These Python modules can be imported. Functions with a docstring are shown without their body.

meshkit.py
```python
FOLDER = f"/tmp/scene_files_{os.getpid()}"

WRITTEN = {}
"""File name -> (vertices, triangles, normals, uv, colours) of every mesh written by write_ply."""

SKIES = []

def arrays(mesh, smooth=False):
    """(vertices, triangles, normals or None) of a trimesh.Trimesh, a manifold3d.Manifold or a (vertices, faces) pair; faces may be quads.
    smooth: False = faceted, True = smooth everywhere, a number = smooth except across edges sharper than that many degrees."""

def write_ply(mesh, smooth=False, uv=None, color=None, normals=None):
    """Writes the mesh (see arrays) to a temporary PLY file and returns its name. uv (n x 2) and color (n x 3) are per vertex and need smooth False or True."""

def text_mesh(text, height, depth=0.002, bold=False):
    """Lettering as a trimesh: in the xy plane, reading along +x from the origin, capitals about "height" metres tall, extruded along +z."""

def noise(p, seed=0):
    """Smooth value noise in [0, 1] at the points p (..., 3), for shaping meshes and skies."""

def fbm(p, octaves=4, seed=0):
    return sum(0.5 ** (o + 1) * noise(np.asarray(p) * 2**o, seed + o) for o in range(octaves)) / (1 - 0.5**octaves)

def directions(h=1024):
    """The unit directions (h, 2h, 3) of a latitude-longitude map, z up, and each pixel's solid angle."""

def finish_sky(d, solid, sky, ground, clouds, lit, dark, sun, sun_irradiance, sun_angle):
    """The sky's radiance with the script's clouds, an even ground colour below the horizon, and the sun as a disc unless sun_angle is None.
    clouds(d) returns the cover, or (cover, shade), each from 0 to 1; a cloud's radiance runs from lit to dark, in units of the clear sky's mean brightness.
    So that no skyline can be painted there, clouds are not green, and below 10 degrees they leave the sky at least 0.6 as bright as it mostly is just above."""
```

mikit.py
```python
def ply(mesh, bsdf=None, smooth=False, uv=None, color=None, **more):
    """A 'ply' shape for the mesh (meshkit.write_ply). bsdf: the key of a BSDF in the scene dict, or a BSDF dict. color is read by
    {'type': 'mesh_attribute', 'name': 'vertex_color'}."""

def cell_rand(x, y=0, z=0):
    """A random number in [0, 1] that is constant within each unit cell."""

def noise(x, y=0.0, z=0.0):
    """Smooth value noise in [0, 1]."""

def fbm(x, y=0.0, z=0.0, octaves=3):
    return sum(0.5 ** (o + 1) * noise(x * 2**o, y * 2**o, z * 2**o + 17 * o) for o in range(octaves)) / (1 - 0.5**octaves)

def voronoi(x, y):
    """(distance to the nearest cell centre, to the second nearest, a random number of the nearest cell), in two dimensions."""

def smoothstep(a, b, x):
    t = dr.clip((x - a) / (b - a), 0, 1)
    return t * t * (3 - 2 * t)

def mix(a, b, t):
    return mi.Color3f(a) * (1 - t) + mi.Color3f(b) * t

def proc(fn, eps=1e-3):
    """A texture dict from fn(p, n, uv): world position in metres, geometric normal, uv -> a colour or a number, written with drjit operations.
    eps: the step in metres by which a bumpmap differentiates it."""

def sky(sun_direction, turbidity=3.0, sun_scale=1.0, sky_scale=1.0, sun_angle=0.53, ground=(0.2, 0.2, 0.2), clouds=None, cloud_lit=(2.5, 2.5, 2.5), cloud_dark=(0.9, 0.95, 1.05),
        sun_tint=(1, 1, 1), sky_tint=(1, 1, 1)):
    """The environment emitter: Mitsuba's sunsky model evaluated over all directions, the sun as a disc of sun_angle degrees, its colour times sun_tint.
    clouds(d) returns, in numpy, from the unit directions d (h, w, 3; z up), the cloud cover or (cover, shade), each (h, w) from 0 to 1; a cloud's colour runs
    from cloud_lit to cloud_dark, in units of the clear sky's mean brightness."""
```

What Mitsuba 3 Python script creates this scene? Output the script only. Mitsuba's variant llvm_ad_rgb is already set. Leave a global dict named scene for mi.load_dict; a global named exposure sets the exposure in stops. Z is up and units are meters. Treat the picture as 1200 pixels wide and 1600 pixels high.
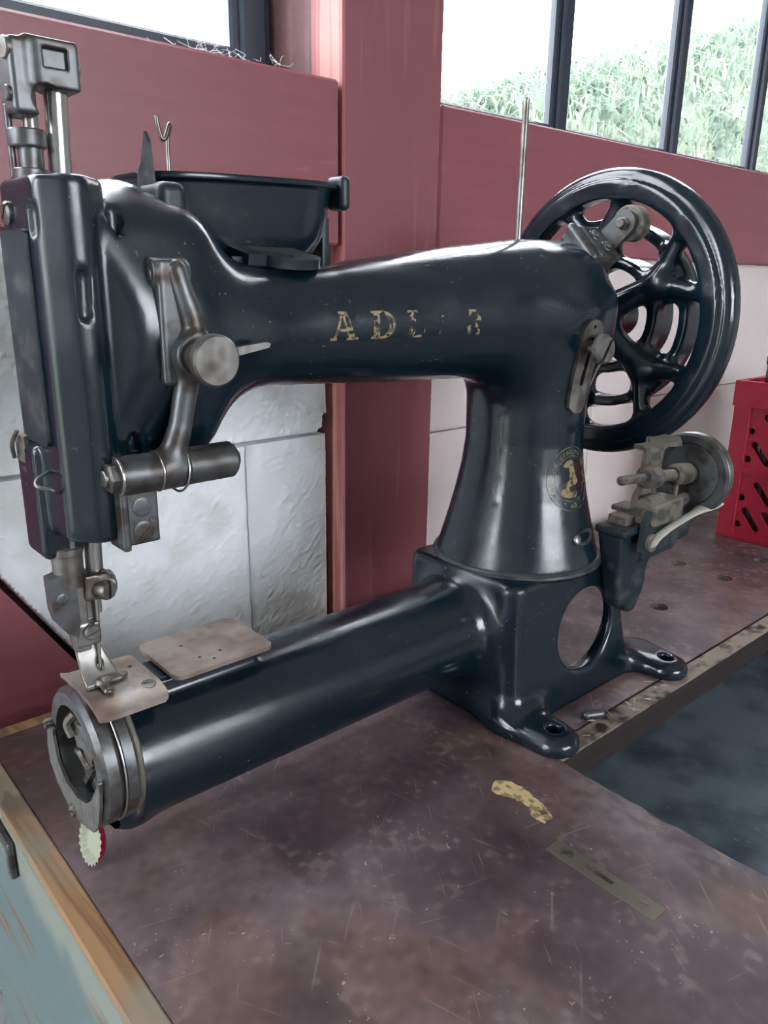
import math
import numpy as np, trimesh, manifold3d as m3, drjit as dr, mitsuba as mi
from shapely.geometry import Polygon, Point, box as sbox, LineString
from shapely.ops import unary_union
from shapely import affinity
import mikit, meshkit
from mikit import proc, noise, fbm, cell_rand, smoothstep, mix, voronoi
T = mi.ScalarTransform4f
rng = np.random.default_rng(7)
scene, labels = {}, {}

# ------------------------------------------------------------------ camera, sky, exposure
# x runs along the bench to the right, y towards the back wall, z up from the bench top
EYE = np.array([-0.1449, -0.4597, 0.3900])
RGT = np.array([0.75282307, -0.6580608, 0.01460843])
UPV = np.array([0.18193224, 0.22935752, 0.95618815])
FWD = np.array([0.6325805, 0.71718276, -0.29238811])
scene['camera'] = {'type': 'perspective', 'fov': math.degrees(2 * math.atan(600 / 1210.0)), 'fov_axis': 'x', 'near_clip': 0.02, 'far_clip': 200.0,
                   'to_world': T().look_at(origin=EYE.tolist(), target=(EYE + FWD).tolist(), up=UPV.tolist())}


def overcast(d):
    c = np.ones(d.shape[:2])
    return c, 0.35 * meshkit.fbm(d * 2.2, 3, 5)


scene['sky'] = mikit.sky([-0.5, -0.6, 0.62], turbidity=4.0, sun_scale=0.0, sky_scale=1.0, ground=(0.22, 0.22, 0.2), clouds=overcast, cloud_lit=(2.6, 2.75, 2.9), cloud_dark=(2.0, 2.15, 2.35))
exposure = 5.62

# ------------------------------------------------------------------ materials


def two(b):
    return {'type': 'twosided', 'b': b}


def rgb(*c):
    return {'type': 'rgb', 'value': list(c)}


def pr(col, rough=0.4, metal=0.0, spec=0.5, **k):
    col = rgb(*col) if isinstance(col, (tuple, list)) else col
    rough = rough if isinstance(rough, (int, float, dict)) else rough
    return {'type': 'principled', 'base_color': col, 'roughness': rough, 'metallic': metal, 'specular': spec, **k}


def bump(inner, fn, scale, eps=1e-3):
    return {'type': 'bumpmap', 'arbitrary': proc(fn, eps), 'scale': scale, 'b': inner}


def enamel_col(p, n, uv):
    a = fbm(p.x * 30, p.y * 30, p.z * 30)
    f = noise(p.x * 420, p.y * 420, p.z * 420)
    g = noise(p.x * 150, p.y * 150, p.z * 150)
    spec = smoothstep(0.88, 0.94, f) * smoothstep(0.5, 0.72, a)
    chip = smoothstep(0.9, 0.93, g) * smoothstep(0.52, 0.64, a)
    dust = smoothstep(0.35, 0.85, a) * (0.25 + 0.75 * smoothstep(0.1, 0.9, n.z))
    c = mix([0.0016, 0.0085, 0.0150], [0.010, 0.020, 0.027], dust * 0.5)
    c = mix(c, [0.16, 0.17, 0.17], spec * 0.7)
    return mix(c, [0.08, 0.078, 0.075], chip * 0.45)


def enamel_rough(p, n, uv):
    a = fbm(p.x * 22 + 3, p.y * 22, p.z * 22)
    s = noise(p.x * 260, p.y * 260, p.z * 260)
    return 0.14 + 0.16 * smoothstep(0.42, 0.75, a) + 0.05 * s


scene['m_enamel'] = two(pr(proc(enamel_col), proc(enamel_rough), 0.0, 0.7))


def dusty_col(p, n, uv):
    a = fbm(p.x * 60, p.y * 60, p.z * 60)
    c = mix([0.006, 0.015, 0.021], [0.06, 0.062, 0.058], smoothstep(0.45, 0.85, a + 0.25 * smoothstep(0.2, 0.95, n.z)) * 0.75)
    return c


scene['m_dusty_enamel'] = two(pr(proc(dusty_col), 0.42, 0.0, 0.5))


def steel_col(p, n, uv):
    a = fbm(p.x * 70, p.y * 70, p.z * 70)
    b = noise(p.x * 300, p.y * 300, p.z * 60)
    c = mix([0.235, 0.225, 0.215], [0.125, 0.105, 0.09], smoothstep(0.4, 0.75, a))
    return c * (0.8 + 0.4 * b)


scene['m_steel'] = two(pr(proc(steel_col), 0.38, 0.88, 0.5))


def dark_steel_col(p, n, uv):
    a = fbm(p.x * 80, p.y * 80, p.z * 80)
    return mix([0.125, 0.13, 0.135], [0.075, 0.062, 0.056], smoothstep(0.42, 0.72, a))


scene['m_dark_steel'] = two(pr(proc(dark_steel_col), 0.40, 0.75, 0.5))
scene['m_bright_steel'] = two(pr((0.48, 0.48, 0.47), 0.24, 0.95))


def brown_steel_col(p, n, uv):
    a = fbm(p.x * 45, p.y * 45, p.z * 45)
    b = fbm(p.x * 160, p.y * 160, p.z * 160)
    c = mix([0.40, 0.345, 0.29], [0.26, 0.20, 0.16], smoothstep(0.35, 0.7, a))
    d = smoothstep(0.0, 0.02, p.x - 0.008) * smoothstep(0.002, 0.012, 0.046 - p.x) * smoothstep(-0.005, -0.03, p.y) * smoothstep(0.4, 0.6, b)
    return mix(c, [0.46, 0.5, 0.53], d * 0.6)


scene['m_brown_steel'] = two(pr(proc(brown_steel_col), 0.42, 0.7, 0.5))


def grime_col(p, n, uv):
    a = fbm(p.x * 120, p.y * 120, p.z * 120)
    c = mix([0.15, 0.13, 0.11], [0.065, 0.065, 0.064], smoothstep(0.4, 0.7, a))
    return mix(c, [0.33, 0.295, 0.25], smoothstep(0.3, 0.95, n.z) * 0.6)


scene['m_grimy_steel'] = two(pr(proc(grime_col), 0.6, 0.4, 0.4))


def gold_col(p, n, uv):
    a = fbm(p.x * 260, p.y * 260, p.z * 260)
    return mix([0.26, 0.19, 0.095], [0.05, 0.045, 0.035], smoothstep(0.46, 0.66, a))


scene['m_gold'] = two(pr(proc(gold_col), 0.5, 0.1, 0.4))
scene['m_red_transfer'] = two(pr((0.035, 0.008, 0.014), 0.3))
scene['m_gold_faint'] = two(pr(proc(lambda p, n, uv: mix([0.20, 0.16, 0.09], [0.03, 0.03, 0.026], smoothstep(0.42, 0.62, fbm(p.x * 200, p.y * 200, p.z * 200)))), 0.45, 0.1, 0.4))
scene['m_black'] = two(pr((0.006, 0.007, 0.008), 0.6))
scene['m_dust'] = two(pr((0.36, 0.31, 0.24), 0.95, 0.0, 0.1))


def top_col(p, n, uv):
    x, y = p.x, p.y
    a = fbm(x * 9, y * 9, 1.0, 4)
    b = fbm(x * 45, y * 45, 4.0)
    c = mix([0.072, 0.047, 0.056], [0.15, 0.108, 0.118], smoothstep(0.32, 0.7, a))
    c = mix(c, [0.14, 0.075, 0.055], smoothstep(0.52, 0.75, fbm(x * 13 + 8, y * 13, 7.0)) * 0.55)
    c = mix(c, [0.034, 0.027, 0.031], smoothstep(0.55, 0.72, fbm(x * 17 + 3, y * 11 + 5, 2.0)) * 0.45)
    for k, (ca, sa, dens, ln, lo) in enumerate(((0.8, 0.6, 70, 22, 0.93), (0.35, -0.94, 90, 30, 0.93), (0.95, -0.3, 110, 26, 0.93), (0.55, 0.83, 160, 45, 0.9))):
        u, v = x * ca + y * sa, -x * sa + y * ca
        w = v * dens + 1.8 * noise(u * 9, v * 5, k * 3.1)
        lane = dr.floor(w)
        t = u * ln + 40 * cell_rand(lane, 3, k)
        ends = t - dr.floor(t)
        on = smoothstep(lo, lo + 0.02, cell_rand(lane, dr.floor(t), k)) * smoothstep(0.07, 0.03, dr.abs(w - lane - 0.5)) * smoothstep(0.0, 0.3, ends) * smoothstep(1.0, 0.6, ends)
        c = mix(c, [0.27, 0.22, 0.205], on * 0.5 * noise(u * 90, v * 90, k))
    wear = smoothstep(0.075, 0.0, dr.sqrt(dr.square((x - 0.33) * 1.6) + dr.square((y + 0.225) * 0.75))) * smoothstep(0.35, 0.62, fbm(x * 60, y * 25, 6.0, 4))
    c = mix(c, [0.27, 0.25, 0.26], wear * 0.6)
    s = noise(x * 520, y * 520, 3.0)
    c = mix(c, [0.5, 0.46, 0.44], smoothstep(0.93, 0.97, s) * smoothstep(0.4, 0.7, b) * 0.5)
    f = noise(x * 170 + 3, y * 170, 5.0)
    c = mix(c, [0.17, 0.13, 0.12], smoothstep(0.6, 0.85, f) * smoothstep(0.45, 0.65, b) * 0.35)
    return c * (0.62 + 0.5 * b + 0.26 * f)


def top_rough(p, n, uv):
    return 0.26 + 0.26 * fbm(p.x * 14, p.y * 14, 9.0) + 0.1 * noise(p.x * 180, p.y * 180, 2.0)


scene['m_top'] = two(pr(proc(top_col), proc(top_rough), 0.0, 0.5))


def bare_wood(p, n, uv):
    g = fbm(p.x * 210 + 3 * noise(p.y * 12, p.x * 9), p.y * 7, p.z * 210)
    a = fbm(p.x * 14, p.y * 14, p.z * 14)
    c = mix([0.33, 0.195, 0.10], [0.20, 0.112, 0.055], smoothstep(0.3, 0.7, g))
    c = mix(c, [0.24, 0.21, 0.165], smoothstep(0.45, 0.7, a) * 0.8)
    return mix(c, [0.10, 0.07, 0.05], smoothstep(0.62, 0.72, fbm(p.x * 60, p.y * 24, p.z * 60)) * 0.6)


scene['m_bare_wood'] = two(bump(pr(proc(bare_wood), 0.7, 0.0, 0.3), lambda p, n, uv: fbm(p.x * 240, p.y * 12, p.z * 240), 0.0006))


def green_paint(p, n, uv):
    a = fbm(p.x * 8, p.y * 8, p.z * 8, 4)
    g = fbm(p.x * 90, p.y * 6 + p.z * 3, p.z * 60)
    c = mix([0.085, 0.135, 0.14], [0.13, 0.165, 0.155], a)
    top = smoothstep(-0.055, -0.02, p.z + 0.03 * (fbm(p.y * 30, p.z * 30, 1.0) - 0.5))
    c = mix(c, [0.30, 0.30, 0.23], top * 0.45)
    return mix(c, [0.16, 0.085, 0.045], smoothstep(0.58, 0.66, g) * smoothstep(0.42, 0.6, fbm(p.y * 7, p.z * 16, 5.0)) * 0.8)


scene['m_green_paint'] = two(pr(proc(green_paint), 0.55, 0.0, 0.4))


def rail_col(p, n, uv):
    g = fbm(p.x * 10, p.y * 180, p.z * 180)
    d = fbm(p.x * 70, p.y * 70, 3.0)
    c = mix([0.015, 0.0115, 0.0115], [0.028, 0.021, 0.019], g)
    up = smoothstep(0.3, 0.9, n.z)
    return mix(c, [0.27, 0.222, 0.18], up * smoothstep(0.2, 0.55, d) * 0.85)


scene['m_rail'] = two(pr(proc(rail_col), 0.65, 0.0, 0.3))
scene['m_dark_gap'] = two(pr((0.05, 0.042, 0.05), 0.8))


def tray_col(p, n, uv):
    a = fbm(p.x * 12, p.y * 12, 1.0, 4)
    s = noise(p.x * 300, p.y * 300, 3.0)
    c = mix([0.08, 0.115, 0.145], [0.21, 0.27, 0.32], smoothstep(0.3, 0.7, a))
    return mix(c, [0.4, 0.42, 0.43], smoothstep(0.93, 0.97, s) * 0.6)


scene['m_tray'] = two(pr(proc(tray_col), 0.35, 0.0, 0.5))


def red_paint(p, n, uv):
    g = fbm(p.x * 3, p.y * 3, p.z * 90)
    a = fbm(p.x * 7, p.y * 7, p.z * 7)
    c = mix([0.215, 0.062, 0.078], [0.26, 0.076, 0.092], a)
    c = c * (0.93 + 0.14 * g)
    s = fbm(p.x * 18, 1.0, p.z * 55)
    return mix(c, [0.36, 0.18, 0.18], smoothstep(0.7, 0.8, s) * smoothstep(0.55, 0.7, fbm(p.x * 5, 2.0, p.z * 9)) * 0.6)


scene['m_red_paint'] = two(bump(pr(proc(red_paint), 0.42, 0.0, 0.45), lambda p, n, uv: fbm(p.x * 6, p.y * 6, p.z * 140), 0.0004))


def red_post(p, n, uv):
    q = p.y * 1.0 + 0.012 * noise(p.z * 4, p.y * 14)
    g = fbm(p.x * 110, q * 130, p.z * 2.5)
    a = fbm(p.x * 7, p.y * 7, p.z * 5)
    c = mix([0.205, 0.062, 0.078], [0.24, 0.076, 0.091], a)
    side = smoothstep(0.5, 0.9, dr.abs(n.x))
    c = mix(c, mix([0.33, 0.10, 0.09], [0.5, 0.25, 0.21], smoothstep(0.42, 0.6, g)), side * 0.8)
    return mix(c, [0.36, 0.18, 0.18], smoothstep(0.62, 0.75, g) * (1 - side) * 0.25)


scene['m_red_post'] = two(bump(pr(proc(red_post), 0.5, 0.0, 0.4), lambda p, n, uv: fbm(p.x * 110, p.y * 130, p.z * 2.5), 0.0006))


def block_col(p, n, uv):
    a = fbm(p.x * 6, p.y * 6, p.z * 6)
    c = mix([0.78, 0.81, 0.84], [0.71, 0.735, 0.76], a)
    st = smoothstep(0.56, 0.70, fbm(p.x * 9 + 4, 2.0, p.z * 7 + 1, 4))
    return mix(c, [0.47, 0.46, 0.42], st * 0.55)


scene['m_block'] = two(pr(proc(block_col), 0.75, 0.0, 0.3))
scene['m_block_smooth'] = two(bump(pr((0.62, 0.555, 0.55), 0.75, 0.0, 0.3), lambda p, n, uv: fbm(p.x * 60, p.y * 60, p.z * 60, 3), 0.0012))
scene['m_frame'] = two(pr((0.028, 0.040, 0.062), 0.4, 0.0, 0.5))
scene['m_glass'] = {'type': 'thindielectric', 'int_ior': 1.5}
scene['m_crate'] = two(pr((0.36, 0.012, 0.035), 0.4, 0.0, 0.5))
scene['m_bottle'] = two(pr((0.022, 0.012, 0.006), 0.12, 0.0, 0.6))
scene['m_cap_red'] = two(pr((0.33, 0.01, 0.035), 0.25, 0.5))
scene['m_cap_cream'] = two(pr((0.37, 0.39, 0.30), 0.45))
scene['m_chip'] = two(pr(proc(lambda p, n, uv: mix([0.50, 0.38, 0.20], [0.24, 0.17, 0.09], smoothstep(0.45, 0.65, fbm(p.x * 220, p.y * 220, 1.0)))), 0.8, 0.0, 0.2))
scene['m_latch'] = two(pr((0.17, 0.152, 0.125), 0.45, 0.5))
scene['m_core'] = two(pr(proc(lambda p, n, uv: mix([0.25, 0.21, 0.17], [0.12, 0.095, 0.08], smoothstep(0.35, 0.65, fbm(p.x * 120, p.y * 60, p.z * 120)))), 0.85, 0.0, 0.2))
scene['m_pale'] = two(pr((0.42, 0.40, 0.35), 0.8, 0.0, 0.2))
scene['m_web'] = two(pr((0.75, 0.77, 0.78), 0.9, 0.0, 0.1))
scene['m_grass'] = {'type': 'principledthin', 'base_color': proc(lambda p, n, uv: mix(mix([0.10, 0.16, 0.11], [0.42, 0.46, 0.33], cell_rand(p.x * 7, p.y * 7, p.z * 7)), [0.28, 0.36, 0.31], 0.5)), 'roughness': 0.6, 'diff_trans': 0.8}
scene['m_ground'] = two(pr((0.13, 0.15, 0.11), 0.9, 0.0, 0.1))
scene['m_floor'] = two(pr((0.22, 0.21, 0.20), 0.7, 0.0, 0.3))
scene['m_plaster'] = two(pr((0.62, 0.61, 0.60), 0.8, 0.0, 0.2))

# ------------------------------------------------------------------ geometry helpers
YC = -0.01           # the machine's own centre line


def add(key, mesh, mat, smooth=35, **lab):
    if key in scene:
        n = 1
        while f'{key}_{n:03d}' in scene:
            n += 1
        key = f'{key}_{n:03d}'
    scene[key] = mikit.ply(mesh, mat, smooth)
    if lab:
        labels[key] = lab
    return key


def to_tm(m):
    if hasattr(m, 'to_mesh'):
        k = m.to_mesh()
        return trimesh.Trimesh(k.vert_properties[:, :3], k.tri_verts, process=False)
    return m


def to_mf(m):
    if hasattr(m, 'to_mesh'):
        return m
    m = trimesh.Trimesh(m.vertices, m.faces, process=True)
    m.merge_vertices()
    return m3.Manifold(m3.Mesh(np.asarray(m.vertices, np.float32), np.asarray(m.faces, np.uint32)))


def cat(*ms):
    return trimesh.util.concatenate([to_tm(m) for m in ms])


def minus(a, *bs):
    a = to_mf(a)
    for b in bs:
        a = a - to_mf(b)
    return to_tm(a)


def bx(x0, x1, y0, y1, z0, z1, c=0.0):
    """A box, its edges chamfered by c."""
    v = []
    for sx in (0, 1):
        for sy in (0, 1):
            for sz in (0, 1):
                q = np.array([(x0, x1)[sx], (y0, y1)[sy], (z0, z1)[sz]])
                d = np.array([1 - 2 * sx, 1 - 2 * sy, 1 - 2 * sz]) * c
                v += [q + d * [0, 1, 1], q + d * [1, 0, 1], q + d * [1, 1, 0]] if c else [q]
    return trimesh.convex.convex_hull(np.array(v))


def frame(d):
    d = np.asarray(d, float) / np.linalg.norm(d)
    a = np.cross(d, [0, 0, 1] if abs(d[2]) < 0.9 else [1, 0, 0])
    a /= np.linalg.norm(a)
    return a, np.cross(d, a), d


def lathe(p0, d, prof, n=40):
    """Revolves the (distance along d, radius) profile."""
    a, b, d = frame(d)
    prof = np.asarray(prof, float)
    t = np.arange(n) * 2 * np.pi / n
    ring = np.cos(t)[:, None] * a + np.sin(t)[:, None] * b
    v = (np.asarray(p0) + prof[:, 0, None, None] * d + prof[:, 1, None, None] * ring[None]).reshape(-1, 3)
    f = []
    for i in range(len(prof) - 1):
        for j in range(n):
            k = (j + 1) % n
            f += [[i * n + j, i * n + k, (i + 1) * n + k], [i * n + j, (i + 1) * n + k, (i + 1) * n + j]]
    m = trimesh.Trimesh(v, f, process=False)
    m.merge_vertices(digits_vertex=8)
    m.update_faces(m.nondegenerate_faces())
    if m.is_watertight and m.volume < 0:
        m.invert()
    return m


def cyl(p0, p1, r, r1=None, c=0.0006, n=32):
    p0, p1 = np.asarray(p0, float), np.asarray(p1, float)
    h = np.linalg.norm(p1 - p0)
    r1 = r if r1 is None else r1
    c = min(c, h / 3, r / 3, r1 / 3)
    return lathe(p0, p1 - p0, [(0, 0), (0, r - c), (c, r), (h - c, r1), (h, r1 - c), (h, 0)], n)


def tube(pts, r, n=10):
    """A round rod along the points; r one radius or one per point."""
    pts = np.asarray(pts, float)
    r = np.broadcast_to(r, len(pts))
    tang = np.gradient(pts, axis=0)
    tang /= np.linalg.norm(tang, axis=1, keepdims=True)
    a = frame(tang[0])[0]
    rows = []
    for p, t, q in zip(pts, tang, r):
        a = a - t * (a @ t)
        a /= np.linalg.norm(a)
        b = np.cross(t, a)
        th = np.arange(n) * 2 * np.pi / n
        rows.append(p + q * (np.cos(th)[:, None] * a + np.sin(th)[:, None] * b))
    v = np.vstack(rows + [pts[:1], pts[-1:]])
    f = []
    for i in range(len(pts) - 1):
        for j in range(n):
            k = (j + 1) % n
            f += [[i * n + j, i * n + k, (i + 1) * n + k], [i * n + j, (i + 1) * n + k, (i + 1) * n + j]]
    e = len(pts) * n
    for j in range(n):
        k = (j + 1) % n
        f += [[e, k, j], [e + 1, (len(pts) - 1) * n + j, (len(pts) - 1) * n + k]]
    return trimesh.Trimesh(v, f, process=False)


def curve(pts, n=24):
    """A smooth line through the points (Catmull-Rom)."""
    p = np.asarray(pts, float)
    p = np.vstack([2 * p[0] - p[1], p, 2 * p[-1] - p[-2]])
    out = []
    for i in range(1, len(p) - 2):
        for t in np.linspace(0, 1, n, endpoint=False):
            a, b, c, d = p[i - 1:i + 3]
            out.append(0.5 * (2 * b + (c - a) * t + (2 * a - 5 * b + 4 * c - d) * t * t + (3 * b - a - 3 * c + d) * t ** 3))
    return np.array(out + [p[-2]])


def slab(poly, origin, u, v, depth):
    """The shapely polygon in the (u, v) plane at origin, extruded by depth along u x v."""
    u, v = np.asarray(u, float), np.asarray(v, float)
    w = np.cross(u, v)
    out = []
    for g in getattr(poly, 'geoms', [poly]):
        if g.is_empty or g.geom_type != 'Polygon' or g.area < 1e-10:
            continue
        m = trimesh.creation.extrude_polygon(g, depth, engine='earcut')
        q = m.vertices
        m.vertices = np.asarray(origin) + q[:, :1] * u + q[:, 1:2] * v + q[:, 2:] * w
        out.append(m)
    return trimesh.util.concatenate(out)


def rounded(poly, r, q=6):
    return poly.buffer(-r).buffer(r, quad_segs=q) if r > 0 else poly


def screw(p, d, r, h, slot=0.5, sink=0.002, n=28):
    """A slotted screw head: p on the surface, d outwards."""
    a, b, d = frame(d)
    p = np.asarray(p, float)
    head = lathe(p - d * sink, d, [(0, 0), (0, r), (sink + h * 0.6, r), (sink + h, r * 0.8), (sink + h, 0)], n)
    u = a * math.cos(slot) + b * math.sin(slot)
    w = np.cross(d, u)
    c = np.array([u * sx * r * 1.2 + w * sy * r * 0.13 + d * sz for sx in (-1, 1) for sy in (-1, 1) for sz in (h * 0.35, h * 1.5)]) + p
    return minus(head, trimesh.convex.convex_hull(c))


def hexnut(p, d, r, h):
    a, b, d = frame(d)
    p = np.asarray(p, float)
    t = np.arange(6) * np.pi / 3
    ring = np.cos(t)[:, None] * a + np.sin(t)[:, None] * b
    return trimesh.convex.convex_hull(np.vstack([p + ring * r, p + ring * r + d * h * 0.75, p + ring * r * 0.86 + d * h]))


def surf(fn, lo, hi, h):
    """Mesh of fn = 0 (fn < 0 inside) by surface nets, its vertices moved onto the surface."""
    lo, hi = np.asarray(lo, float), np.asarray(hi, float)
    n = np.ceil((hi - lo) / h).astype(int) + 1
    ax = [lo[k] + h * np.arange(n[k]) for k in range(3)]
    V = fn(*[g.astype(np.float32) for g in np.meshgrid(*ax, indexing='ij')]).astype(np.float32)
    V = np.where(np.abs(V) < 1e-9, 1e-9, V)
    S = V < 0
    cnt = sum(S[a:n[0] - 1 + a, b:n[1] - 1 + b, c:n[2] - 1 + c].astype(np.int8) for a in (0, 1) for b in (0, 1) for c in (0, 1))
    mixed = (cnt > 0) & (cnt < 8)
    idx = -np.ones(mixed.shape, int)
    cells = np.argwhere(mixed)
    idx[mixed] = np.arange(len(cells))
    acc, num = np.zeros((len(cells), 3)), np.zeros(len(cells))
    corners = [np.array([a, b, c]) for a in (0, 1) for b in (0, 1) for c in (0, 1)]
    for ca in corners:
        for k in range(3):
            if ca[k]:
                continue
            cb = ca.copy()
            cb[k] = 1
            va, vb = V[tuple((cells + ca).T)], V[tuple((cells + cb).T)]
            on = (va < 0) != (vb < 0)
            t = va / np.where(on, va - vb, 1)
            acc[on] += (ca + t[:, None] * (cb - ca))[on]
            num[on] += 1
    v = lo + h * (cells + acc / num[:, None])
    faces = []
    for k in range(3):
        i, j = (k + 1) % 3, (k + 2) % 3
        sl0, sl1 = [slice(None)] * 3, [slice(None)] * 3
        sl0[k], sl1[k] = slice(0, -1), slice(1, None)
        e = np.argwhere(S[tuple(sl0)] != S[tuple(sl1)])
        e = e[(e[:, i] > 0) & (e[:, j] > 0) & (e[:, i] < n[i] - 1) & (e[:, j] < n[j] - 1)]
        di, dj = np.eye(3, dtype=int)[i], np.eye(3, dtype=int)[j]
        q = np.stack([idx[tuple((e - o).T)] for o in (di * 0, di, di + dj, dj)], 1)
        flip = ~S[tuple(e.T)]
        q[flip] = q[flip][:, ::-1]
        faces.append(q)
    q = np.vstack(faces)
    for _ in range(2):
        g, e = np.zeros_like(v), h * 0.25
        for k in range(3):
            d = np.zeros(3)
            d[k] = e
            g[:, k] = (fn(*(v + d).T) - fn(*(v - d).T)) / (2 * e)
        f0 = fn(*v.T)
        step = -f0[:, None] * g / np.maximum((g * g).sum(1, keepdims=True), 0.05)
        v = v + np.clip(step, -0.6 * h, 0.6 * h)
    m = trimesh.Trimesh(v, np.vstack([q[:, [0, 1, 2]], q[:, [0, 2, 3]]]), process=False)
    if m.volume < 0:
        m.invert()
    return m


def smin(a, b, k):
    h = np.maximum(k - np.abs(a - b), 0) / k
    return np.minimum(a, b) - h * h * k * 0.25


def smax(a, b, k):
    return -smin(-a, -b, k)


def sd_box(x, y, z, c, s, r=0.0):
    q = [np.abs(a - b) - d + r for a, b, d in zip((x, y, z), c, s)]
    return np.sqrt(sum(np.maximum(a, 0) ** 2 for a in q)) + np.minimum(np.maximum(np.maximum(q[0], q[1]), q[2]), 0) - r


def sd_cap(x, y, z, a, b, ra, rb=None):
    a, b = np.asarray(a, float), np.asarray(b, float)
    rb = ra if rb is None else rb
    d = b - a
    t = np.clip(((x - a[0]) * d[0] + (y - a[1]) * d[1] + (z - a[2]) * d[2]) / (d @ d), 0, 1)
    return np.sqrt((x - a[0] - t * d[0]) ** 2 + (y - a[1] - t * d[1]) ** 2 + (z - a[2] - t * d[2]) ** 2) - (ra + t * (rb - ra))


def sd_cyl(x, y, z, a, b, r, e=0.0):
    a, b = np.asarray(a, float), np.asarray(b, float)
    d = b - a
    L = np.linalg.norm(d)
    d = d / L
    t = (x - a[0]) * d[0] + (y - a[1]) * d[1] + (z - a[2]) * d[2]
    rad = np.sqrt(np.maximum((x - a[0]) ** 2 + (y - a[1]) ** 2 + (z - a[2]) ** 2 - t * t, 0))
    q0, q1 = rad - r + e, np.abs(t - L / 2) - L / 2 + e
    return np.sqrt(np.maximum(q0, 0) ** 2 + np.maximum(q1, 0) ** 2) + np.minimum(np.maximum(q0, q1), 0) - e


def padd(key, mesh, mat, smooth=35, **lab):
    """A part of the sewing machine, given about the machine's own centre line."""
    mesh = to_tm(mesh)
    mesh.apply_translation([0, YC, 0])
    return add('sewing_machine__' + key, mesh, mat, smooth, **lab)


# ================================================================== the setting
ZF = -0.78
add('floor', bx(-1.95, 3.6, -3.3, 0.42, ZF - 0.1, ZF), 'm_floor', False, label='grey concrete floor of the workshop', kind='structure')
add('ceiling', bx(-1.95, 3.6, -3.3, 0.42, 1.75, 1.83), 'm_plaster', False, label='plain ceiling of the workshop', kind='structure')


def wall_with_holes(ux, uz, holes):
    return unary_union([sbox(ux[0], uz[0], ux[1], uz[1])]).difference(unary_union([sbox(*h) for h in holes]))


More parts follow.
